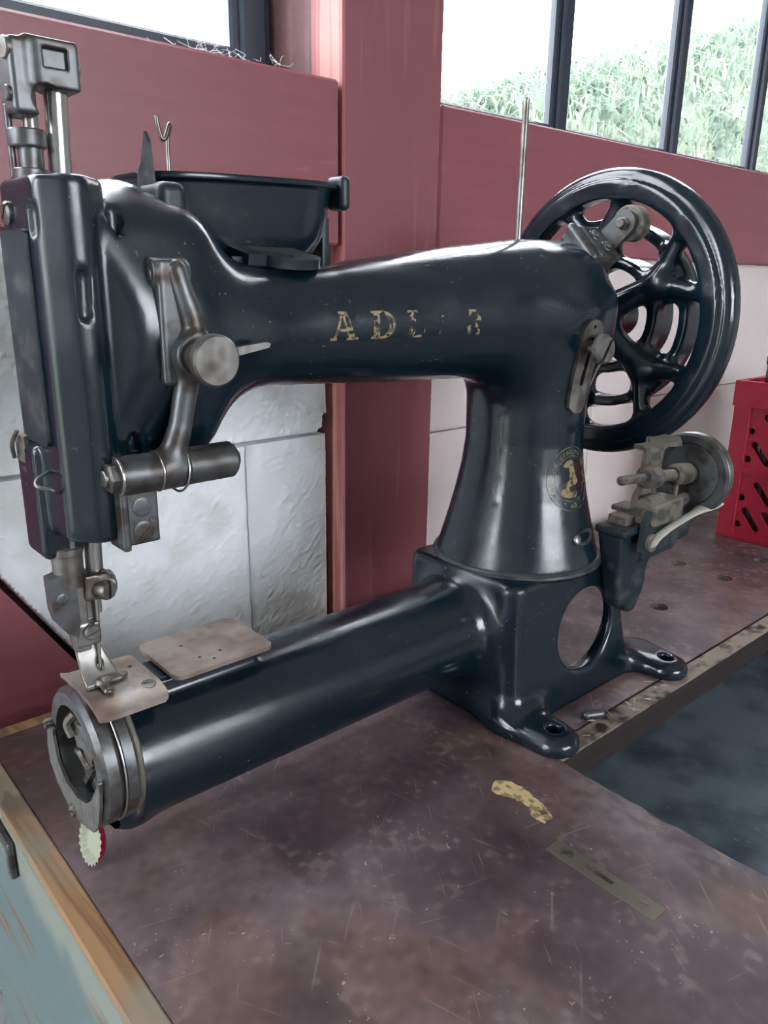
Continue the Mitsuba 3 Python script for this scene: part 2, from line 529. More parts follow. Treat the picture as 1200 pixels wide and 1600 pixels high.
# back wall: a dark backing with the window openings, its timber frame and its white blocks in front
wp = wall_with_holes((-1.95, 3.6), (ZF, 1.75), [(-1.3, 0.58, 0.404, 1.40), (0.546, 0.58, 2.10, 1.40)])
add('wall_back', slab(wp, (0, 0.41, 0), (1, 0, 0), (0, 0, 1), 0.12), 'm_dark_gap', False, label='timber framed back wall with red beams and white blocks behind the bench', kind='structure')
for x0, x1 in ((0.404, 0.546), (-1.44, -1.30), (2.10, 2.24)):
    add('wall_back__post', bx(x0, x1, 0.235, 0.40 if x0 == 0.404 else 0.289, ZF, 1.75, 0.002), 'm_red_post', False)
add('wall_back__beam', bx(-1.298, 0.4005, 0.2375, 0.40, 0.42, 0.58, 0.0025), 'm_red_paint', False)
add('wall_back__beam', bx(0.5495, 2.098, 0.2375, 0.40, 0.42, 0.5785, 0.0025), 'm_red_paint', False)
add('wall_back__beam', bx(-1.95, 3.6, 0.2375, 0.289, 1.40, 1.56, 0.0025), 'm_red_paint', False)
# the diagonal brace
bl = np.array([0.0185, 0.1230])
bd = np.array([0.052, -0.082]) / np.hypot(0.052, 0.082)
bn = np.array([-bd[1], bd[0]]) * -1
brace = Polygon([bl - bd * 0.40, bl + bd * 1.0, bl + bd * 1.0 + bn * 0.16, bl - bd * 0.40 + bn * 0.16])
brace = brace.intersection(sbox(-1.29, ZF, 0.40, 0.418))
add('wall_back__brace', slab(brace, (0, 0.29, 0), (1, 0, 0), (0, 0, 1), 0.053), 'm_red_paint', False)
# white blocks; the ones in view have their rough render as relief
def rough_block(poly, y0, yb, h, amp):
    x0, z0, x1, z1 = poly.bounds
    nx, nz = max(2, int((x1 - x0) / h)), max(2, int((z1 - z0) / h))
    X, Z = np.meshgrid(np.linspace(x0, x1, nx + 1), np.linspace(z0, z1, nz + 1), indexing='ij')
    P = np.stack([X + 0.25 * Z, X * 0, Z - 0.15 * X], -1)
    relief = meshkit.fbm(P * 150, 2, 4) + 0.6 * smooth01((meshkit.noise(P * 260, 9) - 0.55) / 0.3) + 1.2 * meshkit.fbm(P * [9, 1, 7] + 3, 3, 2)
    low = smooth01((meshkit.fbm(P * [9, 1, 7] + 8, 3, 6) - 0.56) / 0.06)
    Y = y0 - amp * (relief * (1 - 0.85 * low))
    from shapely import contains_xy
    cx, cz = (X[:-1, :-1] + X[1:, 1:]) / 2, (Z[:-1, :-1] + Z[1:, 1:]) / 2
    on = contains_xy(poly, cx, cz)
    I = np.arange(X.size).reshape(X.shape)
    q = np.stack([I[:-1, :-1], I[1:, :-1], I[1:, 1:], I[:-1, 1:]], -1)[on]
    f = np.vstack([q[:, [0, 1, 2]], q[:, [0, 2, 3]]])
    e = np.vstack([q[:, [0, 1]], q[:, [1, 2]], q[:, [2, 3]], q[:, [3, 0]]])
    code = e[:, 0] * X.size + e[:, 1]
    rev = e[:, 1] * X.size + e[:, 0]
    rim = e[~np.isin(code, rev)]
    V = np.stack([X, Y, Z], -1).reshape(-1, 3)
    B = V.copy()
    B[:, 1] = yb
    n = len(V)
    f = np.vstack([f, np.stack([rim[:, 1], rim[:, 0], rim[:, 0] + n], 1), np.stack([rim[:, 1], rim[:, 0] + n, rim[:, 1] + n], 1)])
    m = trimesh.Trimesh(np.vstack([V, B]), f, process=False)
    m.remove_unreferenced_vertices()
    return m


def smooth01(t):
    t = np.clip(t, 0, 1)
    return t * t * (3 - 2 * t)


post_gap = [sbox(0.3925, ZF, 0.546, 1.0), sbox(-1.46, ZF, -1.29, 1.0), sbox(2.1, ZF, 2.26, 1.0), brace.buffer(0.0065, join_style=2)]
notch = Polygon([(0.375, 0.212), (0.41, 0.212), (0.41, 0.24), (0.388, 0.236), (0.386, 0.222)])
rows = [(0.2155, 0.4185), (-0.035, 0.212), (-0.29, -0.038), (-0.54, -0.293), (-0.78, -0.543)]
for r, (z0, z1) in enumerate(rows):
    xs = [-1.29, -0.72, -0.14, 0.62 if r % 2 == 0 else 0.2835, 0.62]
    xs = sorted(set(xs))
    for a, b in zip(xs[:-1], xs[1:]):
        g = sbox(a + 0.0007, z0, b - 0.0007, z1).difference(unary_union(post_gap))
        if r == 0:
            g = g.difference(notch)
        g = g.intersection(sbox(-3, -3, 0.40, 3))
        for q in getattr(g, 'geoms', [g]):
            if q.area < 1e-4:
                continue
            seen = r < 2 and q.bounds[2] > -0.1
            if seen:
                add('wall_back__block', rough_block(q, 0.2550 if q.bounds[0] < 0.28 else 0.2566, 0.2895, 0.0019, 0.0011), 'm_block', True)
            else:
                add('wall_back__block', slab(rounded(q, 0.0015, 2), (0, 0.2895, 0), (1, 0, 0), (0, 0, 1), 0.0345), 'm_block', False)
for r, (z0, z1) in enumerate([(0.1935, 0.4195), (-0.05, 0.191), (-0.30, -0.0525), (-0.54, -0.3025), (-0.78, -0.5425)]):
    xs = [0.5465, 0.93 if r % 2 else 0.76, 1.53 if r % 2 else 1.372, 2.099]
    for a, b in zip(xs[:-1], xs[1:]):
        add('wall_back__block', slab(rounded(sbox(a + 0.0006, z0, b - 0.0006, z1), 0.0015, 2), (0, 0.2895, 0), (1, 0, 0), (0, 0, 1), 0.0335), 'm_block_smooth', False)
for x0, x1 in ((-1.95, -1.442), (2.242, 3.6)):
    add('wall_back__block', bx(x0, x1, 0.262, 0.289, ZF, 1.39, 0.002), 'm_block', False)


# windows at the outer face of the wall
def window(name, x0, x1, bars, label, rh):
    YF, D = 0.360, 0.022
    labels[name] = {'label': label, 'kind': 'structure'}
    z0, z1 = 0.5805, 1.398
    add(name + '__bottom_rail', cat(bx(x0, x1, YF, YF + D, z0, z0 + 0.018, 0.002), bx(x0, x1, YF + 0.006, YF + D - 0.004, z0 + 0.016, z0 + rh, 0.003)), 'm_frame', False)
    add(name + '__top_rail', bx(x0, x1, YF, YF + D, z1 - 0.045, z1, 0.003), 'm_frame', False)
    xs = [(x0, x0 + 0.05)] + bars + [(x1 - 0.052, x1)]
    for i, (a, b) in enumerate(xs):
        add(name + ('__mullion' if 0 < i < len(xs) - 1 else '__jamb'), cat(bx(a, b, YF + 0.004, YF + D - 0.002, z0 + 0.017, z1 - 0.044, 0.003), bx(a + 0.010, b - 0.010, YF - 0.003, YF + D, z0 + 0.017, z1 - 0.044, 0.003)), 'm_frame', False)
    for (a, b), (c, d) in zip(xs[:-1], xs[1:]):
        add(name + '__pane', trimesh.Trimesh([[b - .004, YF + .012, z0 + rh - .002], [c + .004, YF + .012, z0 + rh - .002], [c + .004, YF + .012, z1 - .043], [b - .004, YF + .012, z1 - .043]], [[0, 1, 2], [0, 2, 3]], process=False), 'm_glass', False)


window('window_1', -1.299, 0.4035, [(-0.66, -0.614), (-0.02, 0.026)], 'dark framed window high in the back wall left of the red post', 0.044)
window('window_2', 0.5465, 2.099, [(0.910, 0.954), (1.248, 1.291), (1.571, 1.612)], 'dark framed window with several panes right of the red post', 0.036)

# the walls out of view, with the openings that light the room
lw = wall_with_holes((-3.3, 0.42), (ZF, 1.75), [(-0.35, -0.3, 0.33, 1.55)])
add('wall_left', slab(lw, (-2.07, 0, 0), (0, 1, 0), (0, 0, 1), 0.12), 'm_plaster', False, label='white left wall with a wide opening', kind='structure')
fw = wall_with_holes((-2.07, 3.6), (ZF, 1.75), [(-0.3, 0.40, 1.6, 1.6)])
add('wall_front', slab(fw, (0, -3.3, 0), (1, 0, 0), (0, 0, 1), 0.12), 'm_plaster', False, label='front wall with a wide open doorway', kind='structure')
add('wall_right', bx(3.6, 3.72, -3.42, 0.42, ZF, 1.75), 'm_plaster', False, label='plain right wall', kind='structure')

# outside
add('ground', trimesh.Trimesh([[-60, -60, -0.9], [60, -60, -0.9], [60, 60, -0.9], [-60, 60, -0.9]], [[0, 1, 2], [0, 2, 3]], process=False), 'm_ground', False, label='ground outside the workshop', kind='structure')


def bank_h(x, y):
    top = np.clip(1.26 + 0.30 * (x - 3.3), -0.9, 3.6) + 0.14 * (meshkit.fbm(np.stack([x * 1.3, y * 1.3, x * 0], -1), 3, 3) - 0.5)
    s = np.clip((y - 1.2) / 1.6, 0, 1)
    return -0.9 + (np.maximum(top, -0.9) + 0.9) * s * s * (3 - 2 * s)


gx, gy = np.meshgrid(np.linspace(-1, 16, 120), np.linspace(1.2, 6, 40), indexing='ij')
gv = np.stack([gx, gy, bank_h(gx, gy)], -1).reshape(-1, 3)
gi = np.arange(120 * 40).reshape(120, 40)
gf = np.vstack([np.stack([gi[:-1, :-1], gi[1:, :-1], gi[1:, 1:]], -1).reshape(-1, 3), np.stack([gi[:-1, :-1], gi[1:, 1:], gi[:-1, 1:]], -1).reshape(-1, 3)])
add('bank', trimesh.Trimesh(gv, gf, process=False), 'm_ground', True, label='overgrown bank rising outside the windows', kind='structure')
NB = 26000
px = rng.uniform(1.8, 11, NB)
py = rng.uniform(1.7, 4.0, NB)
pz = bank_h(px, py)
L = rng.uniform(0.08, 0.24, NB) * (1 + 0.5 * (rng.random(NB) > 0.93))
az = rng.uniform(0, 2 * np.pi, NB)
d = np.stack([np.cos(az), np.sin(az), 0 * az], -1)
side = np.stack([-np.sin(az), np.cos(az), 0 * az], -1)
wd = rng.uniform(0.004, 0.016, NB)
base = np.stack([px, py, pz - 0.02], -1)
bend = rng.uniform(0.3, 1.5, NB)
p1 = base + L[:, None] * (0.55 * np.array([0, 0, 1]) + 0.22 * bend[:, None] * d)
p2 = base + L[:, None] * ((0.95 - 0.55 * bend)[:, None] * np.array([0, 0, 1]) + 0.75 * bend[:, None] * d)
gv = np.stack([base - side * wd[:, None], base + side * wd[:, None], p1 - side * wd[:, None], p1 + side * wd[:, None], p2], 1).reshape(-1, 3)
o = (np.arange(NB) * 5)[:, None, None]
gf = (np.array([[0, 1, 3], [0, 3, 2], [2, 3, 4]])[None] + o).reshape(-1, 3)
add('grass', trimesh.Trimesh(gv, gf, process=False), 'm_grass', False, label='tall pale grass and leaves overgrowing the bank outside the right window', category='grass', kind='stuff')

# ================================================================== the bench
labels['workbench'] = {'label': 'old workbench with scratched dark red-brown top and green painted side under the sewing machine', 'category': 'workbench'}
XE, YB, YFR = -0.0155, 0.1985, -0.50
top_left = sbox(XE, YFR, 0.343, YB)
top_right = sbox(0.343, -0.1165, 1.60, YB)
front = sbox(0.343, YFR, 1.60, -0.43)
tp = unary_union([top_left, top_right, front])
rng2 = np.random.default_rng(3)
ex = np.linspace(-0.145, -0.43, 60)                      # the chipped edge of the opening
ragged = Polygon([(0.36, -0.145)] + [(0.3425 - 0.0006 - 0.0042 * smooth01((meshkit.fbm(np.array([y * 70, 1.0, 2.0]), 3) - 0.3) / 0.4) * smooth01((-0.15 - y) / 0.05), y) for y in ex] + [(0.36, -0.43)])
tp = tp.difference(ragged)
holes = [Point(*c).buffer(0.011) for c in ((0.702, -0.02), (0.860, -0.026), (0.974, -0.027), (0.865, 0.044))]
tp = tp.difference(unary_union(holes))
add('workbench__top', slab(tp, (0, 0, -0.0015), (1, 0, 0), (0, 1, 0), 0.0015), 'm_top', False)
core = unary_union([sbox(XE, YFR, 0.3432, YB), sbox(0.3432, -0.1165, 1.60, YB), sbox(0.3432, YFR, 1.60, -0.4305)]).difference(unary_union(holes))
add('workbench__board', slab(core, (0, 0, -0.022), (1, 0, 0), (0, 1, 0), 0.0203), 'm_core', False)
add('workbench__edging', bx(-0.0345, XE - 0.0002, YFR, 0.2135, -0.0045, 0.0005, 0.0015), 'm_bare_wood', False, label='bare orange wood edging along the left end')
add('workbench__edging', bx(XE, 1.60, YB + 0.0002, 0.2135, -0.024, 0.0005, 0.0012), 'm_bare_wood', False)
add('workbench__side_panel', bx(-0.0350, -0.017, YFR, 0.2125, -0.62, -0.0048, 0.001), 'm_green_paint', False, label='green-grey painted side panel')
hk = curve([(-0.0375, 0.085, -0.008), (-0.041, 0.08, -0.012), (-0.041, 0.06, -0.022), (-0.0375, 0.052, -0.032)], 8)
add('workbench__latch', cat(bx(-0.0405, -0.0352, 0.064, 0.118, -0.016, -0.0075, 0.0012), bx(-0.0405, -0.0352, 0.0635, 0.0735, -0.038, -0.009, 0.0012)), 'm_dark_steel', False, label='dark metal latch on the side panel')
add('workbench__rail', cat(bx(0.3432, 1.60, -0.1385, -0.1185, -0.031, 0.0003, 0.0012), bx(0.3432, 1.60, -0.1185, -0.1166, -0.031, -0.004)), 'm_rail', False, label='dusty dark wooden rail along the opening')
add('workbench__back_panel', bx(-0.0165, 1.60, 0.20, 0.2125, -0.62, -0.0245), 'm_green_paint', False)
add('workbench__end_panel', bx(1.60, 1.615, YFR, 0.2135, -0.62, 0.0), 'm_green_paint', False)
for x, y in ((-0.015, YFR + 0.004), (-0.015, 0.15), (1.555, YFR + 0.004), (1.555, 0.15)):
    add('workbench__leg', bx(x, x + 0.045, y, y + 0.045, ZF, -0.0225 if y < 0 else -0.0225, 0.002), 'm_green_paint', False)
# the tray under the opening
tray = bx(0.30, 1.20, -0.45, 0.10, -0.186, -0.180)
for q in (bx(0.294, 0.30, -0.45, 0.10, -0.186, -0.0225), bx(1.20, 1.206, -0.45, 0.10, -0.186, -0.0225), bx(0.30, 1.20, 0.10, 0.106, -0.186, -0.0225)):
    add('workbench__well_side', q, 'm_black', False)
add('workbench__tray', tray, 'm_tray', False, label='dark blue dusty tray under the opening')
# bare patch, latch plate, small stuff on the top


def blob(c, pts, seed, amp=0.003):
    p = Polygon(pts).buffer(0.0015).buffer(-0.001)
    b = []
    for k, (x, y) in enumerate(np.array(p.segmentize(0.0012).exterior.coords)):
        w = np.array([meshkit.noise(np.array([x * 300, y * 300, seed])), meshkit.noise(np.array([x * 300, y * 300, seed + 9.0]))]) - 0.5
        b.append((x + amp * w[0], y + amp * w[1]))
    return Polygon(b).buffer(0)


patch = blob(None, [(0.279, -0.1205), (0.2865, -0.127), (0.2905, -0.138), (0.287, -0.15), (0.285, -0.163), (0.279, -0.1755), (0.269, -0.177), (0.2695, -0.165), (0.276, -0.158), (0.2745, -0.142), (0.2675, -0.132), (0.2715, -0.123)], 3.0)
patch = patch.difference(blob(None, [(0.278, -0.1655), (0.281, -0.167), (0.2795, -0.172), (0.2755, -0.170)], 5.0, 0.0015))
add('workbench__bare_patch', slab(patch, (0, 0, -0.0004), (1, 0, 0), (0, 1, 0), 0.0007), 'm_chip', False, label='chipped patch of bare yellow wood')
lp = sbox(0.2475, -0.2795, 0.2625, -0.1945).difference(sbox(0.2535, -0.2445, 0.2575, -0.2225))
add('workbench__latch_plate', slab(lp, (0, 0, -0.0012), (1, 0, 0), (0, 1, 0), 0.0019), 'm_latch', False, label='tarnished metal latch plate let into the top')
add('workbench__latch_plate__bolt', bx(0.254, 0.257, -0.244, -0.2305, -0.001, 0.0004), 'm_dark_steel', False)
add('workbench__latch_plate__screw', screw((0.2548, -0.2085, 0.0007), (0, 0, 1), 0.0042, 0.0012, 0.9), 'm_steel')
add('workbench__latch_plate__screw', screw((0.2548, -0.2680, 0.0005), (0, 0, 1), 0.0036, 0.0006, 0.2), 'm_latch')
add('workbench__latch_plate__screw', screw((0.2548, -0.2010, 0.0003), (0, 0, 1), 0.0026, 0.0006, 0.2), 'm_latch')
add('workbench__dowel', tube(curve([(0.409, -0.112, 0.005), (0.418, -0.117, 0.0055), (0.428, -0.122, 0.0052)], 6), [0.0022] + [0.0042] * 11 + [0.003], 12), 'm_dark_steel', True, label='short dark peg lying on the rail')
chipm = []
for k in range(16):
    x, y = rng2.uniform(0.37, 0.62), rng2.uniform(-0.1345, -0.112)
    a, l, w = rng2.uniform(0, 3.1), rng2.uniform(0.0015, 0.0055), rng2.uniform(0.0003, 0.0009)
    c, s = math.cos(a), math.sin(a)
    m = bx(-l, l, -w, w, 0, w)
    m.apply_transform(np.array([[c, -s, 0, x], [s, c, 0, y], [0, 0, 1, 0.0004], [0, 0, 0, 1]]))
    chipm.append(m)
add('wood_chips', cat(*chipm), 'm_pale', False, label='scattered pale wood splinters lying on the rail between the machine feet', category='wood chips', kind='stuff')
add('scrap', slab(blob(None, [(0.783, 0.055), (0.789, 0.0585), (0.792, 0.055), (0.787, 0.052)], 2.0, 0.002), (0, 0, 0), (1, 0, 0), (0, 1, 0), 0.0008), 'm_chip', False, label='tiny yellow scrap lying on the bench top behind the bobbin winder', category='scrap')

# ================================================================== sewing machine
labels['sewing_machine'] = {'label': 'old black enamelled cylinder arm industrial sewing machine with spoked handwheel and gold ADLER lettering', 'category': 'sewing machine'}
ax_x = np.array([0.00, 0.137, 0.162, 0.189, 0.249, 0.31, 0.396, 0.452, 0.52])
ax_z = np.array([0.3558, 0.3558, 0.3553, 0.3556, 0.3582, 0.3608, 0.3632, 0.3630, 0.3625])
ax_r = np.array([0.0375, 0.0378, 0.0387, 0.0404, 0.0461, 0.0510, 0.0578, 0.0587, 0.0587])
co_z = np.array([0.120, 0.134, 0.147, 0.1735, 0.199, 0.2236, 0.248, 0.273, 0.33])
co_r = np.array([0.083, 0.0786, 0.0748, 0.0675, 0.0613, 0.0567, 0.0540, 0.0545, 0.0555])


def d_arm(x, y, z):
    zc, r = np.interp(x, ax_x, ax_z), np.interp(x, ax_x, ax_r)
    tubed = np.sqrt(y * y + (z - zc) ** 2) - r
    arm = smax(smax(tubed, x - 0.474, 0.022), 0.05 - x, 0.01)
    rr = np.interp(z, co_z, co_r)
    col = (np.sqrt((x - 0.4245) ** 2 + y * y) - rr) * 0.95
    col = smax(smax(col, 0.1362 - z, 0.004), z - 0.36, 0.01)
    # head: main block under the arm's front end
    head = sd_box(x, y, z, (0.04235, 0.0, 0.35375), (0.03885, 0.0335, 0.06625), 0.012)
    # the swept neck from head to arm
    neck = np.minimum(smin(head, arm, 0.0682), smin(head, arm, 0.02))
    # top rises from arm to head
    wedge = sd_cap(x, y, z, (0.045, 0, 0.4027), (0.11, 0, 0.3485), 0.036, 0.020)
    d = smin(neck, wedge, 0.0084)
    d = smin(d, col, 0.035)
    # faceted needle bar housing
    h0 = np.maximum(np.abs(x - 0.0095) - 0.0185, np.abs(y + 0.010) - 0.038)
    h0 = smax(h0, (np.abs(x - 0.0085) + np.abs(y + 0.010) - 0.0425) * 0.7071, 0.003)
    hous = smax(h0, np.abs(z - 0.3405) - 0.0945, 0.005)
    d = smin(d, hous, 0.002)
    # rear hump on the head
    d = smin(d, sd_box(x, y, z, (0.044, 0.022, 0.424), (0.020, 0.012, 0.012), 0.006), 0.006)
    # lower left rear of the housing carries the presser bar guide
    d = smin(d, sd_box(x, y, z, (-0.002, 0.01, 0.262), (0.012, 0.016, 0.034), 0.004), 0.004)
    # slots
    d = smax(d, -sd_cap(x, y, z, (0.0070, -0.0485, 0.3685), (0.0078, -0.0485, 0.3875), 0.0036), 0.001)
    d = smax(d, -sd_cap(x, y, z, (-0.0095, -0.030, 0.4085), (-0.0095, -0.030, 0.418), 0.0042), 0.002)
    # groove between housing and head
    d = smax(d, -sd_cap(x, y, z, (0.0305, -0.0365, 0.24), (0.0305, -0.0365, 0.45), 0.0036), 0.002)
    return d


padd('arm', surf(d_arm, (-0.022, -0.088, 0.13), (0.516, 0.088, 0.445), 0.0023), 'm_enamel', True, label='black enamelled arm, head and column casting')

BX0, BX1 = 0.342, 0.520


def d_base(x, y, z):
    zz = np.clip((0.135 - z) / 0.135, 0, 1)
    yw = 0.068 + 0.010 * zz ** 2
    xr = 0.506 + 0.028 * np.clip((0.125 - z) / 0.125, 0, 1) ** 0.8 + 0.02 * np.clip((0.03 - z) / 0.03, 0, 1) ** 2
    q0 = np.maximum(x - xr + 0.016, (BX0 - 0.004 * zz) - x + 0.016)
    q1 = np.abs(y) - yw + 0.016
    prism = np.sqrt(np.maximum(q0, 0) ** 2 + np.maximum(q1, 0) ** 2) + np.minimum(np.maximum(q0, q1), 0) - 0.016
    out = smax(smax(prism, z - 0.1355, 0.008), -z, 0.002)
    # hollow, open to the right and below, with an oval window front and back
    inn = sd_box(x, y, z, (0.47, 0, 0.045), (0.112, 0.058, 0.075), 0.01)
    inn = np.minimum(inn, sd_box(x, y, z, (0.56, 0, 0.035), (0.08, 0.050, 0.075), 0.02))
    d = smax(out, -inn, 0.004)
    dx, dz = (x - 0.4510) / 0.0420, (z - 0.0690) / 0.0400
    oval = (np.sqrt(dx * dx + dz * dz) - 1) * 0.040
    d = smax(d, -oval, 0.006)
    # rim collar under the column
    # cylinder arm
    cy = np.sqrt(y * y + (z - 0.0815) ** 2) - 0.0447
    cy = smax(smax(cy, 0.0165 - x, 0.003), x - 0.36, 0.004)
    d = smin(d, cy, 0.022)
    # bulge under the tip and the pad under the plates
    tip = sd_cap(x, y, z, (0.020, -0.004, 0.058), (0.046, -0.004, 0.064), 0.026, 0.020)
    d = smin(d, tip, 0.008)
    pad = sd_box(x, y, z, (0.068, 0.000, 0.122), (0.050, 0.016, 0.0130), 0.003)
    d = smin(d, pad, 0.005)
    # feet
    for fx, fy, fl in ((0.356, -1, 0.110), (0.5535, -1, 0.103), (0.356, 1, 0.110), (0.5535, 1, 0.103)):
        tab = sd_cap(x, y, z * 1.25, (fx, fy * 0.066, 0.011), (fx, fy * fl, 0.007), 0.026, 0.0215)
        tab = smax(smax(tab, z - 0.0185, 0.010), -z, 0.002)
        d = smin(d, tab, 0.020)
        d = smax(d, -sd_cyl(x, y, z, (fx, fy * (fl - 0.001), -0.01), (fx, fy * (fl - 0.001), 0.03), 0.0065), 0.004)
    return smax(d, 0.0006 - z, 0.001)


padd('base', surf(d_base, (0.006, -0.140, -0.004), (0.60, 0.140, 0.142), 0.0023), 'm_enamel', True, label='hollow black base casting with feet and cylinder arm')
# seam collar between column and base
padd('collar', lathe((0.4245, 0, 0.1325), (0, 0, 1), [(0, 0.06), (0, 0.0805), (0.0025, 0.0815), (0.0055, 0.080), (0.0075, 0.0765), (0.008, 0.06)], 72), 'm_dusty_enamel', True)


# ---- lettering, wrapped on the arm
def on_arm(m, lift=0.0):
    """(x, height, depth) laid onto the arm's front, found by halving."""
    v = np.array(m.vertices)
    x, z = v[:, 0], 0.358 + v[:, 1]
    out, inn = np.full(len(v), -0.09), np.full(len(v), -0.005)
    for _ in range(30):
        mid = (out + inn) / 2
        hit = d_arm(x, mid, z) < 0
        inn, out = np.where(hit, mid, inn), np.where(hit, out, mid)
    m.vertices = np.stack([x, out - v[:, 2] - lift, z], -1)
    m.invert()
    return m


def worn(poly, keep, seed):
    cut = []
    r = np.random.default_rng(seed)
    x0, y0, x1, y1 = poly.bounds
    for _ in range(int(60 * (1 - keep))):
        c = (r.uniform(x0, x1), r.uniform(y0, y1))
        cut.append(affinity.scale(Point(c).buffer(r.uniform(0.0006, 0.0022), quad_segs=2), r.uniform(0.4, 1.6), r.uniform(0.4, 1.6)))
    return poly.difference(unary_union(cut)) if cut else poly


def bars(*q):
    return unary_union([Polygon(p) if len(p) > 2 else sbox(*p[0], *p[1]) for p in q])


H = 0.0185
LET = {
    'A': bars([(0.0, 0), (0.0065, 0), (0.0065, 0.0016), (0, 0.0016)], [(0.013, 0), (0.0225, 0), (0.0225, 0.0016), (0.013, 0.0016)],
              [(0.0022, 0), (0.0042, 0), (0.0112, H), (0.0092, H)], [(0.0152, 0), (0.0205, 0), (0.0135, H), (0.0085, H)], [(0.006, 0.0056), (0.0165, 0.0056), (0.0165, 0.0074), (0.006, 0.0074)], [(0.0068, H - 0.0015), (0.0132, H - 0.0015), (0.0132, H), (0.0068, H)]),
    'D': bars([(0.0, 0), (0.0095, 0), (0.0095, 0.0016), (0, 0.0016)], [(0.0, H - 0.0016), (0.0095, H - 0.0016), (0.0095, H), (0, H)], [(0.0018, 0), (0.0068, 0), (0.0068, H), (0.0018, H)]).union(
        affinity.scale(Point(0.0085, H / 2).buffer(1, quad_segs=12), 0.0115, H / 2, origin=(0.0085, H / 2)).difference(affinity.scale(Point(0.0085, H / 2).buffer(1, quad_segs=12), 0.0062, H / 2 - 0.0016, origin=(0.0085, H / 2))).intersection(sbox(0.0085, 0, 0.03, H))),
    'L': bars([(0.0, 0), (0.0155, 0), (0.0155, 0.0016), (0, 0.0016)], [(0.0, H - 0.0016), (0.0088, H - 0.0016), (0.0088, H), (0, H)], [(0.0018, 0), (0.0068, 0), (0.0068, H), (0.0018, H)], [(0.0133, 0), (0.0155, 0), (0.0155, 0.0055), (0.0145, 0.0055)]),
    'E': bars([(0.0, 0), (0.0165, 0), (0.0165, 0.0016), (0, 0.0016)], [(0.0, H - 0.0016), (0.016, H - 0.0016), (0.016, H), (0, H)], [(0.0018, 0), (0.0068, 0), (0.0068, H), (0.0018, H)], [(0.0068, 0.0085), (0.012, 0.0085), (0.012, 0.0103), (0.0068, 0.0103)], [(0.0148, 0), (0.0165, 0), (0.0165, 0.005)], [(0.0145, H - 0.005), (0.016, H), (0.0145, H)]),
    'R': bars([(0.0, 0), (0.009, 0), (0.009, 0.0016), (0, 0.0016)], [(0.0, H - 0.0016), (0.009, H - 0.0016), (0.009, H), (0, H)], [(0.0018, 0), (0.0068, 0), (0.0068, H), (0.0018, H)], [(0.0085, 0.009), (0.012, 0.009), (0.0175, 0.0012), (0.02, 0.0012), (0.02, 0), (0.014, 0)]).union(
        affinity.scale(Point(0.009, 0.0135).buffer(1, quad_segs=10), 0.0088, 0.0050, origin=(0.009, 0.0135)).difference(affinity.scale(Point(0.009, 0.0135).buffer(1, quad_segs=10), 0.004, 0.0032, origin=(0.009, 0.0135))).intersection(sbox(0.008, 0, 0.03, H))),
}
for ch, x0, keep in (('A', 0.1685, 0.78), ('D', 0.2015, 0.85), ('L', 0.232, 0.25), ('E', 0.2575, -0.9), ('R', 0.2845, 0.35)):
    g = worn(LET[ch], keep, ord(ch))
    if ch in 'ER':
        g = g.intersection(unary_union([Point(*c).buffer(r) for c, r in (((0.006, 0.004), 0.0032), ((0.012, 0.010), 0.0048 if ch == 'R' else 0.0022), ((0.008, 0.017), 0.0045), ((0.014, 0.002), 0.0025), ((0.004, 0.0115), 0.0028))]))
    g = affinity.translate(g.segmentize(0.002), x0, -0.0095)
    padd('arm__lettering', on_arm(slab(g, (0, 0, 0), (1, 0, 0), (0, 1, 0), 0.0003), 0.0), 'm_gold', False, label=f'worn gold letter {ch}')


# ---- emblem on the column
def on_col(m, phi0, z0, lift=0.0):
    v = np.array(m.vertices)
    z = z0 + v[:, 1]
    r = np.interp(z, co_z, co_r)
    a = phi0 + v[:, 0] / np.interp(z0, co_z, co_r)
    rr = r + v[:, 2] + lift
    m.vertices = np.stack([0.4245 + rr * np.cos(a), rr * np.sin(a), z], -1)
    return m


PH = math.radians(-91.0)
RE = 0.0285
ring = unary_union([Point(0, 0).buffer(RE, quad_segs=20).difference(Point(0, 0).buffer(RE - 0.0007, quad_segs=20)), Point(0, 0).buffer(0.0205, quad_segs=20).difference(Point(0, 0).buffer(0.0199, quad_segs=20))])
padd('arm__emblem', on_col(slab(ring.segmentize(0.003), (0, 0, 0), (1, 0, 0), (0, 1, 0), 0.0002), PH, 0.219), 'm_gold_faint', False, label='round gold transfer with an eagle')
letters = []
for word, a0, a1 in (('Koch Adlernähmaschinen', 215, -20), ('* AG *', 240, 300)):
    n = len(word)
    for i, ch in enumerate(word):
        if ch == ' ':
            continue
        m = meshkit.text_mesh(ch, 0.0042, 0.0002, True)
        a = math.radians(a0 + (a1 - a0) * (i + 0.5) / n)
        up = 1 if a1 < a0 else -1
        m.apply_translation([-m.bounds[:, 0].mean(), -0.0021, 0])
        t = a - math.pi / 2 if up > 0 else a + math.pi / 2
        c, s = math.cos(t), math.sin(t)
        m.apply_transform(np.array([[c, -s, 0, 0.0241 * math.cos(a)], [s, c, 0, 0.0241 * math.sin(a)], [0, 0, 1, 0], [0, 0, 0, 1]]))
        letters.append(m)
padd('arm__emblem__text', on_col(cat(*letters), PH, 0.219), 'm_gold_faint', False)
